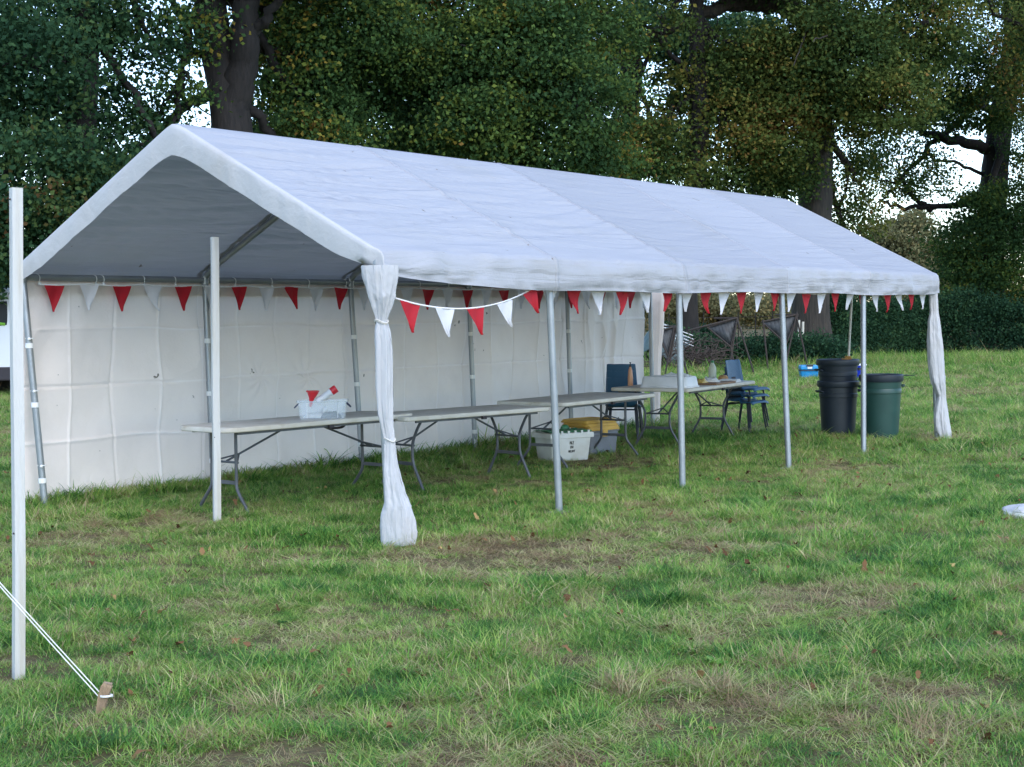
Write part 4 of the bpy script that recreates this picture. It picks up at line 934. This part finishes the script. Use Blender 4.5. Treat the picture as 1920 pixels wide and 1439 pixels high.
tree('oak_tree', 'ivy-clad oak at the right with bare lower limbs against the sky', [G(1862, 58), T(1856, 560, 58), T(1860, 420, 58), T(1866, 300, 58), T(1880, 200, 58), T(1905, 60, 58), T(1920, -100, 58)], .62, .38,
     [B(1850, 470, 56, 80, 75, 1.5, 1.6), B(1890, 400, 56, 70, 60, 1.4, 1.4), B(1830, 400, 56, 50, 50, 1.2, 1.2), B(1800, 520, 56, 60, 50, 1.3), B(1790, 455, 56, 50, 40, 1.2, .8), B(1880, 540, 56, 70, 50, 1.4, 1.2), B(1690, 290, 56, 60, 40, None, .25), B(1740, 340, 56, 60, 40, None, .3), B(1840, 200, 55, 90, 50), B(1900, 110, 54, 90, 70), B(1780, 150, 55, 90, 60), B(1930, 280, 57, 60, 80, None, .6), B(1700, 330, 57, 50, 50, None, .22), B(1640, 260, 57, 40, 30, None, .4), B(1900, -100, 56, 260, 120, 4, .5), B(1990, 420, 57, 80, 100), B(1750, 220, 55, 60, 22, None, .7), B(1650, 330, 57, 50, 30, None, .25), B(1620, 300, 56, 40, 60, None, .5), B(1720, 310, 56, 60, 60, None, .35), B(1660, 240, 55, 60, 25, None, .7)], 62000, 'leaf_oak', 17, auto=5,
     branches=[([T(1862, 285, 58), T(1800, 265, 57.5), T(1740, 250, 57), T(1700, 215, 57)], .26, .10), ([T(1800, 268, 57.5), T(1780, 240, 57), T(1760, 238, 57)], .06, .02),
               ([T(1850, 370, 57.8), T(1790, 385, 57), T(1740, 388, 56.5), T(1690, 390, 56.3), T(1650, 375, 56)], .16, .05), ([T(1745, 395, 56.6), T(1710, 365, 56.3), T(1690, 335, 56), T(1680, 300, 56)], .11, .04),
               ([T(1848, 330, 58), T(1790, 305, 57.5), T(1750, 300, 57), T(1735, 270, 57)], .08, .03), ([T(1710, 365, 56.3), T(1660, 340, 56), T(1620, 350, 56)], .04, .015)])
tree('oak_tree', 'tree beyond the right edge, its leaves hanging into the top corner', [G(2080, 50), T(2080, 300, 50), T(2070, 0, 50)], .5, .3,
     [B(1880, 30, 48, 90, 60), B(1980, 120, 48, 110, 110), B(2100, 250, 50, 150, 150), B(1950, -150, 49, 240, 130, 4, .5), B(2050, 0, 49, 120, 120)], 26000, 'leaf_autumn', 18)
tree('oak_tree', 'dark oak standing further back behind the middle of the roof', [G(1180, 64), T(1180, 300, 64), T(1185, 60, 64), T(1190, -60, 64)], .5, .3,
     [B(1200, 60, 63, 150, 60), B(1220, 280, 63, 130, 55), B(1060, 120, 64, 120, 110), B(1380, 130, 64, 120, 120), B(1450, 300, 64, 90, 60), B(860, 200, 64, 140, 100), B(700, 120, 63, 120, 90, None, .7), B(1290, 160, 65, 70, 50, None, .5)], 34000, 'leaf_dark', 24, leaf=.19)
tree('pale_tree', 'distant pale olive tree seen through the gap right of the roof', [G(1690, 115), T(1690, 480, 115), T(1690, 430, 115)], .5, .25,
     [B(1690, 450, 115, 70, 45), B(1640, 490, 115, 50, 40), B(1740, 490, 113, 50, 50), B(1680, 530, 112, 80, 40), B(1710, 410, 115, 40, 25, None, .6)], 15000, 'leaf_far', 19, leaf=.26, group='distant trees', spread=.6)
tree('pale_tree', 'distant grey-green tree just right of the far corner curtain', [G(1800, 105), T(1800, 560, 105), T(1800, 520, 105)], .4, .2,
     [B(1790, 540, 105, 55, 45), B(1740, 560, 104, 40, 35), B(1830, 550, 105, 40, 40)], 9000, 'leaf_far', 20, leaf=.24, group='distant trees', spread=.55)
tree('golden_tree', 'distant sunlit golden bush at the right edge above the hedge', [G(1895, 80), T(1895, 590, 80), T(1898, 570, 80)], .15, .1,
     [B(1890, 575, 80, 26, 30), B(1915, 590, 80, 30, 25)], 5000, 'leaf_gold', 21, leaf=.16, group='distant trees', spread=.3)
tree('pale_tree', 'distant olive scrub seen under the far end of the roof', [G(1350, 95), T(1350, 590, 95), T(1350, 570, 95)], .3, .2,
     [B(1330, 575, 95, 60, 28), B(1420, 580, 92, 60, 24), B(1250, 575, 93, 50, 30), B(1480, 570, 96, 40, 28)], 11000, 'leaf_far', 22, leaf=.2, group='distant trees', spread=.45)
tree('pale_tree', 'distant light green bush above the parked van', [G(8, 48), T(8, 520, 48), T(8, 470, 48)], .2, .12,
     [B(10, 480, 48, 60, 50), B(-60, 470, 48, 80, 70)], 9000, 'leaf_oak', 23, leaf=.15, group='distant trees', spread=.35)
# far wood that closes the horizon
rng = np.random.default_rng(31); bl = []
for a in np.linspace(-0.55, 0.75, 46):
    D = rng.uniform(130, 170); h = rng.uniform(3.5, 6.5)
    p = CAM + (DD*math.cos(a) - DW*math.sin(a)*1.0)*D; bl.append((p[0], p[1], h*0.55, 4.5, 4.5, h*.6, 1))
C, var, NR = crown_points(rng, bl, 60000, spread=.8)
C = C[C[:, 2] > 0]; o = link('far_wood', leaf_mesh('far_wood', C, rng.uniform(.35, .6, len(C)), rng.random(len(C)), rng), 'leaf_far', smooth=False)
tag(o, 'far wood along the horizon beyond the meadow', 'wood', kind='stuff')

# ------------------------------------------------------------------ hedge and bushes
def hedge(name, label, p0, p1, h, w, n, seed, m='leaf_hedge', leaf=.09, cat='hedge'):
    rng = np.random.default_rng(seed); p0 = np.array(p0); p1 = np.array(p1)
    t = thing(name, (p0[0], p0[1], 0), label, cat); L = np.linalg.norm(p1-p0); d = (p1-p0)/L; nn = np.array((-d[1], d[0]))
    def body(n_):
        u = rng.random(n_)*L; z = rng.random(n_)**0.85*h*(1+.16*vnoise(u*0.5, u*0, seed)+.16*vnoise(u*1.9, u*0+5, seed))
        v = rng.uniform(-1, 1, n_); v = np.sign(v)*np.abs(v)**0.45*w/2*(1+.18*vnoise(u*1.3, z*1.7, seed+1))*(1-.25*(z/h)**3)
        return u, v, z
    nc_ = n//40; u, v, z = body(nc_)
    q2 = rng.normal(size=(nc_, 40, 3))*.13
    C = np.stack([d[0]*u+nn[0]*v, d[1]*u+nn[1]*v, z], 1)[:, None, :]+q2
    C = C.reshape(-1, 3); C[:, 2] = np.abs(C[:, 2])
    var = np.clip(np.repeat(rng.random(nc_)*.7, 40)+rng.normal(0, .12, nc_*40), 0, 1)
    link('foliage', leaf_mesh('foliage', C, leaf*rng.uniform(.7, 1.3, len(C)), var, rng), m, t, smooth=False)
    mb = MB(); 
    for _ in range(int(L*3)):
        a = rng.random()*L; b2 = rng.uniform(-.3, .3)*w
        s = np.array((d[0]*a+nn[0]*b2, d[1]*a+nn[1]*b2, 0)); e = s+np.array((rng.normal()*.25, rng.normal()*.25, h*rng.uniform(.6, .95)))
        mb.tube([s, (s+e)/2+rng.normal(size=3)*.08, e], [.03, .02, .008], 5)
    o = mb.build('stems', 'bark', t); o['kind'] = 'stuff'
    return t
ha, hb, hc = ground_at(1545, 676)[:2], ground_at(1700, 668)[:2], ground_at(2150, 664)[:2]
hedge('hedge', 'dark clipped hedge running right behind the far corner curtain', hb, hc, 1.95, 1.5, 52000, 41)
hedge('hedge', 'rougher dark hedge end behind the dustbins', ha, hb, 1.9, 1.6, 34000, 42)
hedge('bramble_bush', 'low dark brambles under the metal racks', ground_at(1232, 690)[:2], ground_at(1585, 690)[:2], 0.85, 1.5, 24000, 43, leaf=.08, cat='bush')
hedge('hedge', 'overgrown hedge behind the scrap fence', ground_at(1228, 668)[:2], ground_at(1350, 664)[:2], 0.9, 1.3, 10000, 44, cat='hedge')
hedge('hedge', 'low dark hedge beside the white van at the far left', ground_at(-150, 690)[:2], ground_at(130, 690)[:2], 1.0, 1.4, 12000, 45, cat='hedge')

# ------------------------------------------------------------------ scrap racks, brush pile, railings behind the tables
MT['rust_metal'] = mat('dark_corrugated_iron', (0.050, 0.055, 0.059), 0.6, (0.030, 0.031, 0.033), 5, metal=0.3, bump=0.2)
MT['rust_pole'] = mat('rusted_pole', (0.025, 0.021, 0.021), 0.8, (0.042, 0.028, 0.021), 8)
def rack(A, Bp, Cp, D, feet, label, ext=1.1):
    """V-shaped feeder: corrugated triangular end, two sloping sheets running back, pole legs"""
    a, b2, c = (np.array(at(*q2, D)) for q2 in (A, Bp, Cp)); base = np.array((c[0], c[1], 0.0))
    t = thing('feed_rack', base, label, 'rack', group='dark metal racks by the hedge')
    back = DD*ext*0.6 - DW*ext
    def sheet(p, q2, r, s, n=40):
        P = []
        for k in range(n):
            u = k/(n-1); off = DD*0.018*math.sin(u*n*1.1)
            P.append([p+(q2-p)*u-base+off, r+(s-r)*u-base+off])
        return MB().grid(P).build('corrugated_sheet', 'rust_metal', t, solid=.006, angle=None)
    mid = [a+(b2-a)*u for u in np.linspace(0, 1, 30)]
    P = []
    for k, pnt in enumerate(mid):
        u = k/29.; x = a+(b2-a)*u; kx = float(np.dot(c-a, b2-a)/np.dot(b2-a, b2-a)); f = u/kx if u < kx else (1-u)/(1-kx)
        low = x + (c-(a+(b2-a)*kx))*f*0.999; P.append([x-base+DD*.006*math.sin(k*2.1), low-base+DD*.006*math.sin(k*2.1)])
    MB().grid(P).build('end_sheet', 'rust_metal', t, solid=.006, angle=None)
    for p, q2 in ((a, b2), (a, c), (b2, c), (b2, b2+back*.5)):
        MB().tube([p-base-DD*.02, q2-base-DD*.02], .024, 7).build('frame_bar', 'rust_pole', t)
    for (s, e) in feet:
        g_ = np.array(at(*e, D)); g2 = g_.copy(); 
        MB().tube([np.array(at(*s, D))-base-DD*.04, np.array((g2[0], g2[1], max(0.0, min(g2[2], .25)) if g2[2] < .6 else g2[2]))-base-DD*.04], .024, 7).build('pole_leg', 'rust_pole', t)
    return t
rack((1326, 614), (1383, 597), (1370, 651), 38, [((1381, 597), (1414, 706)), ((1370, 650), (1379, 706)), ((1381, 600), (1366, 700)), ((1290, 620), (1383, 596))], 'middle dark triangular metal rack behind the food table')
rack((1428, 604), (1496, 590), (1474, 645), 40, [((1492, 590), (1516, 700)), ((1494, 585), (1470, 700)), ((1430, 600), (1440, 700))], 'right-hand dark metal rack next to the hedge')
rack((1232, 622), (1268, 612), (1256, 676), 37, [((1266, 612), (1290, 715)), ((1264, 612), (1246, 712))], 'left dark metal rack beside the rolled end sheet')
# brush pile
rng = np.random.default_rng(51); p = ground_at(1300, 694); mb = MB(); mb2 = MB()
for k in range(420):
    c = np.array((rng.normal()*.55, rng.normal()*.55, abs(rng.normal())*.35+.05)); d = rng.normal(size=3)*np.array((1, 1, .5)); d /= np.linalg.norm(d); l = rng.uniform(.2, .8)
    a = c-d*l/2; b2 = c+d*l/2; a[2] = abs(a[2]); b2[2] = abs(b2[2])
    mb.tube([a, (a+b2)/2+rng.normal(size=3)*.05, b2], [.012, .010, .005], 4)
MT['twig'] = mat('dead_twigs', (0.047, 0.034, 0.030), 0.9, (0.072, 0.055, 0.047), 3)
bpile = thing('brush_pile', (p[0], p[1], 0), 'tangled heap of dead brown brushwood between the racks', 'brushwood')
mb.build('twigs', 'twig', bpile)['kind'] = 'stuff'
MT['tarp'] = mat('teal_tarpaulin', (0.06, 0.11, 0.12), 0.5, (0.09, 0.14, 0.15), 6, bump=0.4, bscale=20)
p = at(1246, 603, 43); tp_ = thing('tarpaulin_heap', (p[0], p[1], 0), 'dull teal tarpaulin heap with pale poles by the rolled sheet', 'tarpaulin')
MB().grid([[(u*.8, v*.8, 1.25*(1-.55*u*u-.45*v*v)*(1+.12*float(vnoise(u*4, v*4, 2)))) for v in np.linspace(-1, 1, 20)] for u in np.linspace(-1, 1, 20)]).build('tarpaulin', 'tarp', tp_, angle=None)
for k in range(4):
    a = Vector(DW)*(-.5)+Vector((0, 0, 1.45-.08*k)); b2 = Vector(DW)*(.75)+Vector((0, 0, .95-.1*k)); MB().tube([a-Vector(DD)*(.55+.05*k), b2-Vector(DD)*(.6+.05*k)], .012, 6).build('pole', 'whitep', tp_)
# iron estate railing beyond
ra, rb = ground_at(1222, 660), ground_at(1560, 655)
rail = thing('iron_railing', (ra[0], ra[1], 0), 'thin dark iron railing seen behind the racks', 'railing')
Lr = np.linalg.norm(rb-ra); dr = (rb-ra)/Lr
for k in range(int(Lr/0.75)):
    s = dr*(0.75*k); MB().tube([s, s+np.array((0, 0, 1.62+.05*math.sin(k*3)))], .028, 6).build('post', 'rust_pole', rail)
for z in (.55, 1.0, 1.42): MB().tube([np.array((0, 0, z)), dr*Lr+np.array((0, 0, z))], .016, 6).build('bar', 'rust_pole', rail)
for k, (px, hh) in enumerate(((1497, 1.35), (1506, 1.3))):
    s = ground_at(px, 686); st = thing('fence_stake', (s[0], s[1], 0), ['pale split stake left of a twin in front of the hedge end', 'pale split stake right of a twin in front of the hedge end'][k], 'stake', k)
    MB().tube([(0, 0, 0), (.03, 0, hh*.6), (.05-.05*k, 0, hh)], [.045, .04, .035], 7).build('timber', 'pole_wood', st)

# ------------------------------------------------------------------ grass
MT['grass'] = None
def grass_material():
    m = bpy.data.materials.new('meadow_grass'); m.use_nodes = True
    nt = m.node_tree; nt.nodes.clear(); L = nt.links.new
    out = nd(nt, 'ShaderNodeOutputMaterial'); b = nd(nt, 'ShaderNodeBsdfPrincipled'); b.inputs['Roughness'].default_value = 0.55; b.inputs['Specular IOR Level'].default_value = 0.25
    av = nd(nt, 'ShaderNodeAttribute'); av.attribute_name = 'var'
    oi = nd(nt, 'ShaderNodeObjectInfo'); g = nd(nt, 'ShaderNodeNewGeometry')
    n1 = nd(nt, 'ShaderNodeTexNoise'); n1.inputs['Scale'].default_value = 0.55; n1.inputs['Detail'].default_value = 6; n1.inputs['Roughness'].default_value = 0.7
    L(g.outputs['Position'], n1.inputs['Vector'])
    mr = nd(nt, 'ShaderNodeMapRange'); mr.inputs['From Min'].default_value = 0.3; mr.inputs['From Max'].default_value = 0.72; mr.inputs['To Min'].default_value = -0.32; mr.inputs['To Max'].default_value = 0.38
    L(n1.outputs['Fac'], mr.inputs['Value'])
    n4 = nd(nt, 'ShaderNodeTexNoise'); n4.inputs['Scale'].default_value = 3.2; n4.inputs['Detail'].default_value = 4
    L(g.outputs['Position'], n4.inputs['Vector'])
    m4 = nd(nt, 'ShaderNodeMapRange'); m4.inputs['From Min'].default_value = 0.3; m4.inputs['From Max'].default_value = 0.7; m4.inputs['To Min'].default_value = -0.38; m4.inputs['To Max'].default_value = 0.31
    L(n4.outputs['Fac'], m4.inputs['Value'])
    s4 = nd(nt, 'ShaderNodeMath', operation='ADD'); L(mr.outputs['Result'], s4.inputs[0]); L(m4.outputs['Result'], s4.inputs[1])
    a1 = nd(nt, 'ShaderNodeMath', operation='ADD'); L(av.outputs['Fac'], a1.inputs[0]); L(s4.outputs[0], a1.inputs[1])
    a2 = nd(nt, 'ShaderNodeMath', operation='MULTIPLY_ADD', use_clamp=True); L(oi.outputs['Random'], a2.inputs[0]); a2.inputs[1].default_value = 0.22; L(a1.outputs[0], a2.inputs[2])
    cr = nd(nt, 'ShaderNodeValToRGB'); S = [(0.0, (0.038, 0.115, 0.026)), (0.20, (0.088, 0.232, 0.042)), (0.44, (0.190, 0.375, 0.064)), (0.70, (0.375, 0.465, 0.110)), (0.86, (0.58, 0.52, 0.28)), (1.0, (0.34, 0.25, 0.14))]
    while len(cr.color_ramp.elements) < len(S): cr.color_ramp.elements.new(0.5)
    for e, (p, c) in zip(cr.color_ramp.elements, S): e.position = p; e.color = (*c, 1)
    L(a2.outputs[0], cr.inputs['Fac']); L(cr.outputs['Color'], b.inputs['Base Color'])
    t = nd(nt, 'ShaderNodeBsdfTranslucent'); L(cr.outputs['Color'], t.inputs['Color'])
    ms = nd(nt, 'ShaderNodeMixShader'); ms.inputs['Fac'].default_value = 0.42
    L(b.outputs[0], ms.inputs[1]); L(t.outputs[0], ms.inputs[2]); L(ms.outputs[0], out.inputs['Surface'])
    return m
MT['grass'] = grass_material()
def clump_mesh(name, n, R, h, lean, wd, straw, seed):
    rng = np.random.default_rng(seed); V = []; F = []; var = []
    bend_dir = rng.uniform(0, 2*PI)
    for k in range(n):
        a = rng.uniform(0, 2*PI); r_ = R*math.sqrt(rng.random()); bx, by = r_*math.cos(a), r_*math.sin(a)
        hh = h*rng.uniform(.45, 1.25); az = bend_dir+rng.normal()*1.4 if rng.random() < .6 else a+rng.normal()*.6
        le = lean*rng.uniform(.4, 1.6); w = wd*rng.uniform(.6, 1.3); sd = (-math.sin(az), math.cos(az)); o = len(V)
        for t in (0, .38, .74, 1.0):
            f = hh*le*t**1.7; z = hh*t*(1-.30*min(1, le)*t); ww = w/2*(1-t**1.6)
            cx, cy = bx+f*math.cos(az), by+f*math.sin(az)
            if t < 1: V += [(cx-sd[0]*ww, cy-sd[1]*ww, z-.01), (cx+sd[0]*ww, cy+sd[1]*ww, z-.01)]
            else: V.append((cx, cy, max(z-.01, .004)))
        F += [(o, o+1, o+3, o+2), (o+2, o+3, o+5, o+4), (o+4, o+5, o+6, o+6)]
        q2 = (rng.uniform(.62, .86) if rng.random() < straw else rng.uniform(.05, .5)); var += [q2+.36, q2+.36, q2+.10, q2+.10, q2, q2, q2+.05]
    F3 = []
    for f in F:
        F3.append((f[0], f[1], f[2]))
        if f[3] != f[2]: F3.append((f[0], f[2], f[3]))
    return np_mesh(name, np.array(V), np.array(F3), np.array(var))
def rosette(seed):
    rng = np.random.default_rng(seed); V = []; F = []; var = []
    for k in range(9):
        a = 2*PI*k/9+rng.normal()*.25; L_ = rng.uniform(.035, .065); o = len(V); up = rng.uniform(.25, .7)
        for t, w in ((0.1, .08), (.4, .30), (.7, .34), (1.0, .03)):
            for sg in (-1, 1): V.append((math.cos(a)*L_*t-math.sin(a)*sg*w*L_, math.sin(a)*L_*t+math.cos(a)*sg*w*L_, .012+L_*up*(t-.45*t*t)+.004*sg))
        for i in range(3): F += [(o+2*i, o+2*i+1, o+2*i+3), (o+2*i, o+2*i+3, o+2*i+2)]
        var += [rng.uniform(.0, .22)]*8
    return np_mesh('grass_clump', np.array(V), np.array(F), np.array(var))
kinds = [clump_mesh('grass_clump', 46, .085, .070, 1.0, .0050, .16, 1), clump_mesh('grass_clump', 46, .085, .055, 1.3, .0048, .22, 2), clump_mesh('grass_clump', 54, .09, .045, 2.1, .0045, .72, 3),
         clump_mesh('grass_clump', 38, .065, .115, .9, .0052, .10, 4), clump_mesh('grass_clump', 16, .06, .14, 1.3, .0042, .85, 5), clump_mesh('grass_clump', 50, .09, .060, 1.1, .0052, .08, 6), rosette(9), clump_mesh('grass_clump', 60, .10, .034, 2.6, .0045, .80, 8)]
rng = np.random.default_rng(61)
def scatter(t0, t1, dens, scale, tag_):
    area = 0.5*((.40*t0+2.2)*2+(.40*t1+2.2)*2)*(t1-t0); n = int(area*dens)
    t = np.sqrt(rng.random(n)*(t1**2-t0**2)+t0**2); s = rng.uniform(-1, 1, n)*(.40*t+2.2)
    return np.stack([CAM[0]+DD[0]*t+DW[0]*s, CAM[1]+DD[1]*t+DW[1]*s, np.zeros(n)], 1), np.full(n, scale)*rng.uniform(.7, 1.3, n)
zones = [scatter(3.2, 9, 285, 1.0, 0), scatter(9, 15, 215, 1.12, 1), scatter(15, 26, 95, 1.6, 2), scatter(26, 62, 34, 2.2, 3)]
PT = np.concatenate([z[0] for z in zones]); SCL = np.concatenate([z[1] for z in zones]); n = len(PT)
x_, y_ = PT[:, 0], PT[:, 1]
nz = vnoise(x_*.9, y_*.9, 11)*.6+vnoise(x_*2.3, y_*2.3, 12)*.3+vnoise(x_*6, y_*6, 13)*.2      # dry / bare patches
lush = vnoise(x_*.7+40, y_*.7, 14)*.6+vnoise(x_*2.0, y_*2.0+9, 15)*.4
def near_pt(px, py, r): p = ground_at(px, py); return np.exp(-(((x_-p[0])**2+(y_-p[1])**2)/r**2))
dry = nz + 0.9*near_pt(1010, 1050, .75) + .5*near_pt(850, 1060, .6) + .5*near_pt(250, 1020, .7) + .6*near_pt(1330, 1330, .35) + .4*near_pt(1720, 740, 1.2)
u_ = rng.random(n)
kind = np.where(lush > .25, 5, np.where(u_ < .5, 0, 1))
kind = np.where(dry > .27, 2, kind)
kind = np.where((u_ > .972) & (lush > -.1), 3, kind); kind = np.where((u_ > .984), 4, kind)
kind = np.where((u_ < .008), 6, kind); kind = np.where((dry > .64), 7, kind)
keep = ~((dry > .65) & (rng.random(n) < .25)); keep &= ~((dry > .95) & (rng.random(n) < .25))
hfac = 1 + .35*lush + .38*vnoise(x_*3.1, y_*3.1, 21) + .2*vnoise(x_*7.3, y_*7.3, 22)
under = (x_ > 0) & (x_ < 10) & (y_ > 0.1) & (y_ < 4); hfac = np.where(under, hfac*.85, hfac)
wall_d = np.where((x_ > -.3) & (x_ < 10.3), np.abs(y_-3.95), 9); hfac = hfac*np.where(wall_d < .25, 1.7, 1.0)
far_t = (PT-CAM) @ DD; hfac = hfac*np.where((far_t > 45), 1.3, 1.0)
SCL = .90*SCL*hfac*np.where(dry > .3, .85, 1.0)*np.where(kind == 6, .6/np.maximum(SCL, 1), 1.0)
tus = []
for px, py, m_, r_ in ((1170, 1290, 26, .14), (1190, 1310, 14, .06), (1345, 1300, 34, .11), (1620, 1200, 20, .2), (1850, 1250, 16, .2), (1500, 1330, 18, .15), (1700, 1110, 16, .3), (1300, 1120, 14, .2), (560, 1330, 12, .15), (1480, 1250, 10, .12), (1770, 1385, 16, .14), (1265, 1190, 8, .10), (420, 1150, 10, .15), (1700, 1340, 8, .1), (1010, 1235, 6, .1), (640, 1200, 8, .2), (1550, 1140, 10, .25), (95, 1180, 8, .2), (880, 1400, 10, .15), (1560, 1060, 8, .2), (350, 1390, 6, .1)):
    p = ground_at(px, py); tus.append(np.stack([p[0]+rng.normal(0, r_*.5, m_), p[1]+rng.normal(0, r_*.5, m_), np.zeros(m_)], 1))
hn = 900; hx = rng.uniform(1240, 2000, hn); hp = np.array([ground_at(a_, (686 if a_ < 1560 else 676) + abs(rng.normal(0, 5))) for a_ in hx]); hp[:, 2] = 0
tus = np.concatenate(tus); n_t = len(tus); keep = np.concatenate([keep, np.ones(n_t+hn, bool)])
PT = np.concatenate([PT, tus, hp]); SCL = np.concatenate([SCL, rng.uniform(.7, 1.25, n_t), rng.uniform(2.0, 4.2, hn)]); kind = np.concatenate([kind, np.where(rng.random(n_t) < .7, 4, 2), np.where(rng.random(hn) < .85, 3, 4)])
PT, SCL, kind = PT[keep], SCL[keep], kind[keep]; n = len(PT)
gm = bpy.data.meshes.new('grass'); gm.vertices.add(n); gm.vertices.foreach_set('co', PT.astype(np.float32).ravel())
a = gm.attributes.new('scl', 'FLOAT', 'POINT'); a.data.foreach_set('value', SCL.astype(np.float32))
a = gm.attributes.new('rotz', 'FLOAT_VECTOR', 'POINT'); a.data.foreach_set('vector', np.stack([rng.normal(0, .12, n), rng.normal(0, .12, n), rng.uniform(0, 2*PI, n)], 1).astype(np.float32).ravel())
a = gm.attributes.new('kindi', 'INT', 'POINT'); a.data.foreach_set('value', kind.astype(np.int32))
grass = bpy.data.objects.new('grass', gm); COL.objects.link(grass); tag(grass, 'rough green meadow grass with dry straw patches', 'grass', kind='stuff')
protos = []
for k, me in enumerate(kinds):
    o = link('grass_clump', me, 'grass', grass, smooth=False); p = ground_at(500+140*k, 1250); o.location = (p[0], p[1], 0); protos.append(o)
ng = bpy.data.node_groups.new('grass_scatter', 'GeometryNodeTree')
ng.interface.new_socket('Geometry', in_out='INPUT', socket_type='NodeSocketGeometry'); ng.interface.new_socket('Geometry', in_out='OUTPUT', socket_type='NodeSocketGeometry')
gi = ng.nodes.new('NodeGroupInput'); go = ng.nodes.new('NodeGroupOutput'); jn = ng.nodes.new('GeometryNodeJoinGeometry')
def named(nm, ty):
    q2 = ng.nodes.new('GeometryNodeInputNamedAttribute'); q2.data_type = ty; q2.inputs['Name'].default_value = nm; return q2.outputs['Attribute']
s_scl, s_rot, s_kind = named('scl', 'FLOAT'), named('rotz', 'FLOAT_VECTOR'), named('kindi', 'INT')
for k, o in enumerate(protos):
    cmp_ = ng.nodes.new('FunctionNodeCompare'); cmp_.data_type = 'INT'; cmp_.operation = 'EQUAL'
    ins = [s for s in cmp_.inputs if s.type == 'INT']; ng.links.new(s_kind, ins[0]); ins[1].default_value = k
    oi = ng.nodes.new('GeometryNodeObjectInfo'); oi.transform_space = 'ORIGINAL'; oi.inputs['Object'].default_value = o; oi.inputs['As Instance'].default_value = True
    ip = ng.nodes.new('GeometryNodeInstanceOnPoints'); ng.links.new(gi.outputs[0], ip.inputs['Points']); ng.links.new(cmp_.outputs[0], ip.inputs['Selection'])
    ng.links.new(oi.outputs['Geometry'], ip.inputs['Instance']); ng.links.new(s_rot, ip.inputs['Rotation']); ng.links.new(s_scl, ip.inputs['Scale'])
    ng.links.new(ip.outputs[0], jn.inputs[0])
ng.links.new(jn.outputs[0], go.inputs[0])
md = grass.modifiers.new('scatter', 'NODES'); md.node_group = ng

# fallen leaves
MT['leaf_fall'] = var_material('fallen_oak_leaves', [(0, (0.07, 0.038, 0.02)), (.5, (0.15, 0.075, 0.035)), (.85, (0.25, 0.14, 0.065)), (1, (0.45, 0.32, 0.13))], trans=.15, world_amt=.05)
rng = np.random.default_rng(71); n = 1000
t = np.sqrt(rng.random(n)*(24**2-4.5**2)+4.5**2); s = rng.uniform(-1, 1, n)*(.38*t+1)
V = []; F = []; var = []
for k in range(n):
    c = CAM+DD*t[k]+DW*s[k]; a = rng.uniform(0, 2*PI); L_ = rng.uniform(.035, .085); o = len(V); tl = rng.normal(0, .35); z0 = rng.uniform(.02, .055)
    for q2, wv in ((-.5, .02), (-.25, .20), (-.1, .13), (.1, .28), (.25, .18), (.4, .2), (.5, .02)):
        for sg in (-1, 1):
            lx, ly = q2*L_, sg*wv*L_; zz = z0 + ly*ly*6 + tl*lx + .012*math.sin(q2*5+k)
            V.append((c[0]+lx*math.cos(a)-ly*math.sin(a), c[1]+lx*math.sin(a)+ly*math.cos(a), max(zz, .012)))
    for i in range(6): F += [(o+2*i, o+2*i+1, o+2*i+3), (o+2*i, o+2*i+3, o+2*i+2)]
    var += [rng.random()]*14
o = link('fallen_leaves', np_mesh('fallen_leaves', np.array(V), np.array(F), np.array(var)), 'leaf_fall', smooth=False)
tag(o, 'brown fallen oak leaves scattered over the lawn', 'leaves', kind='stuff')
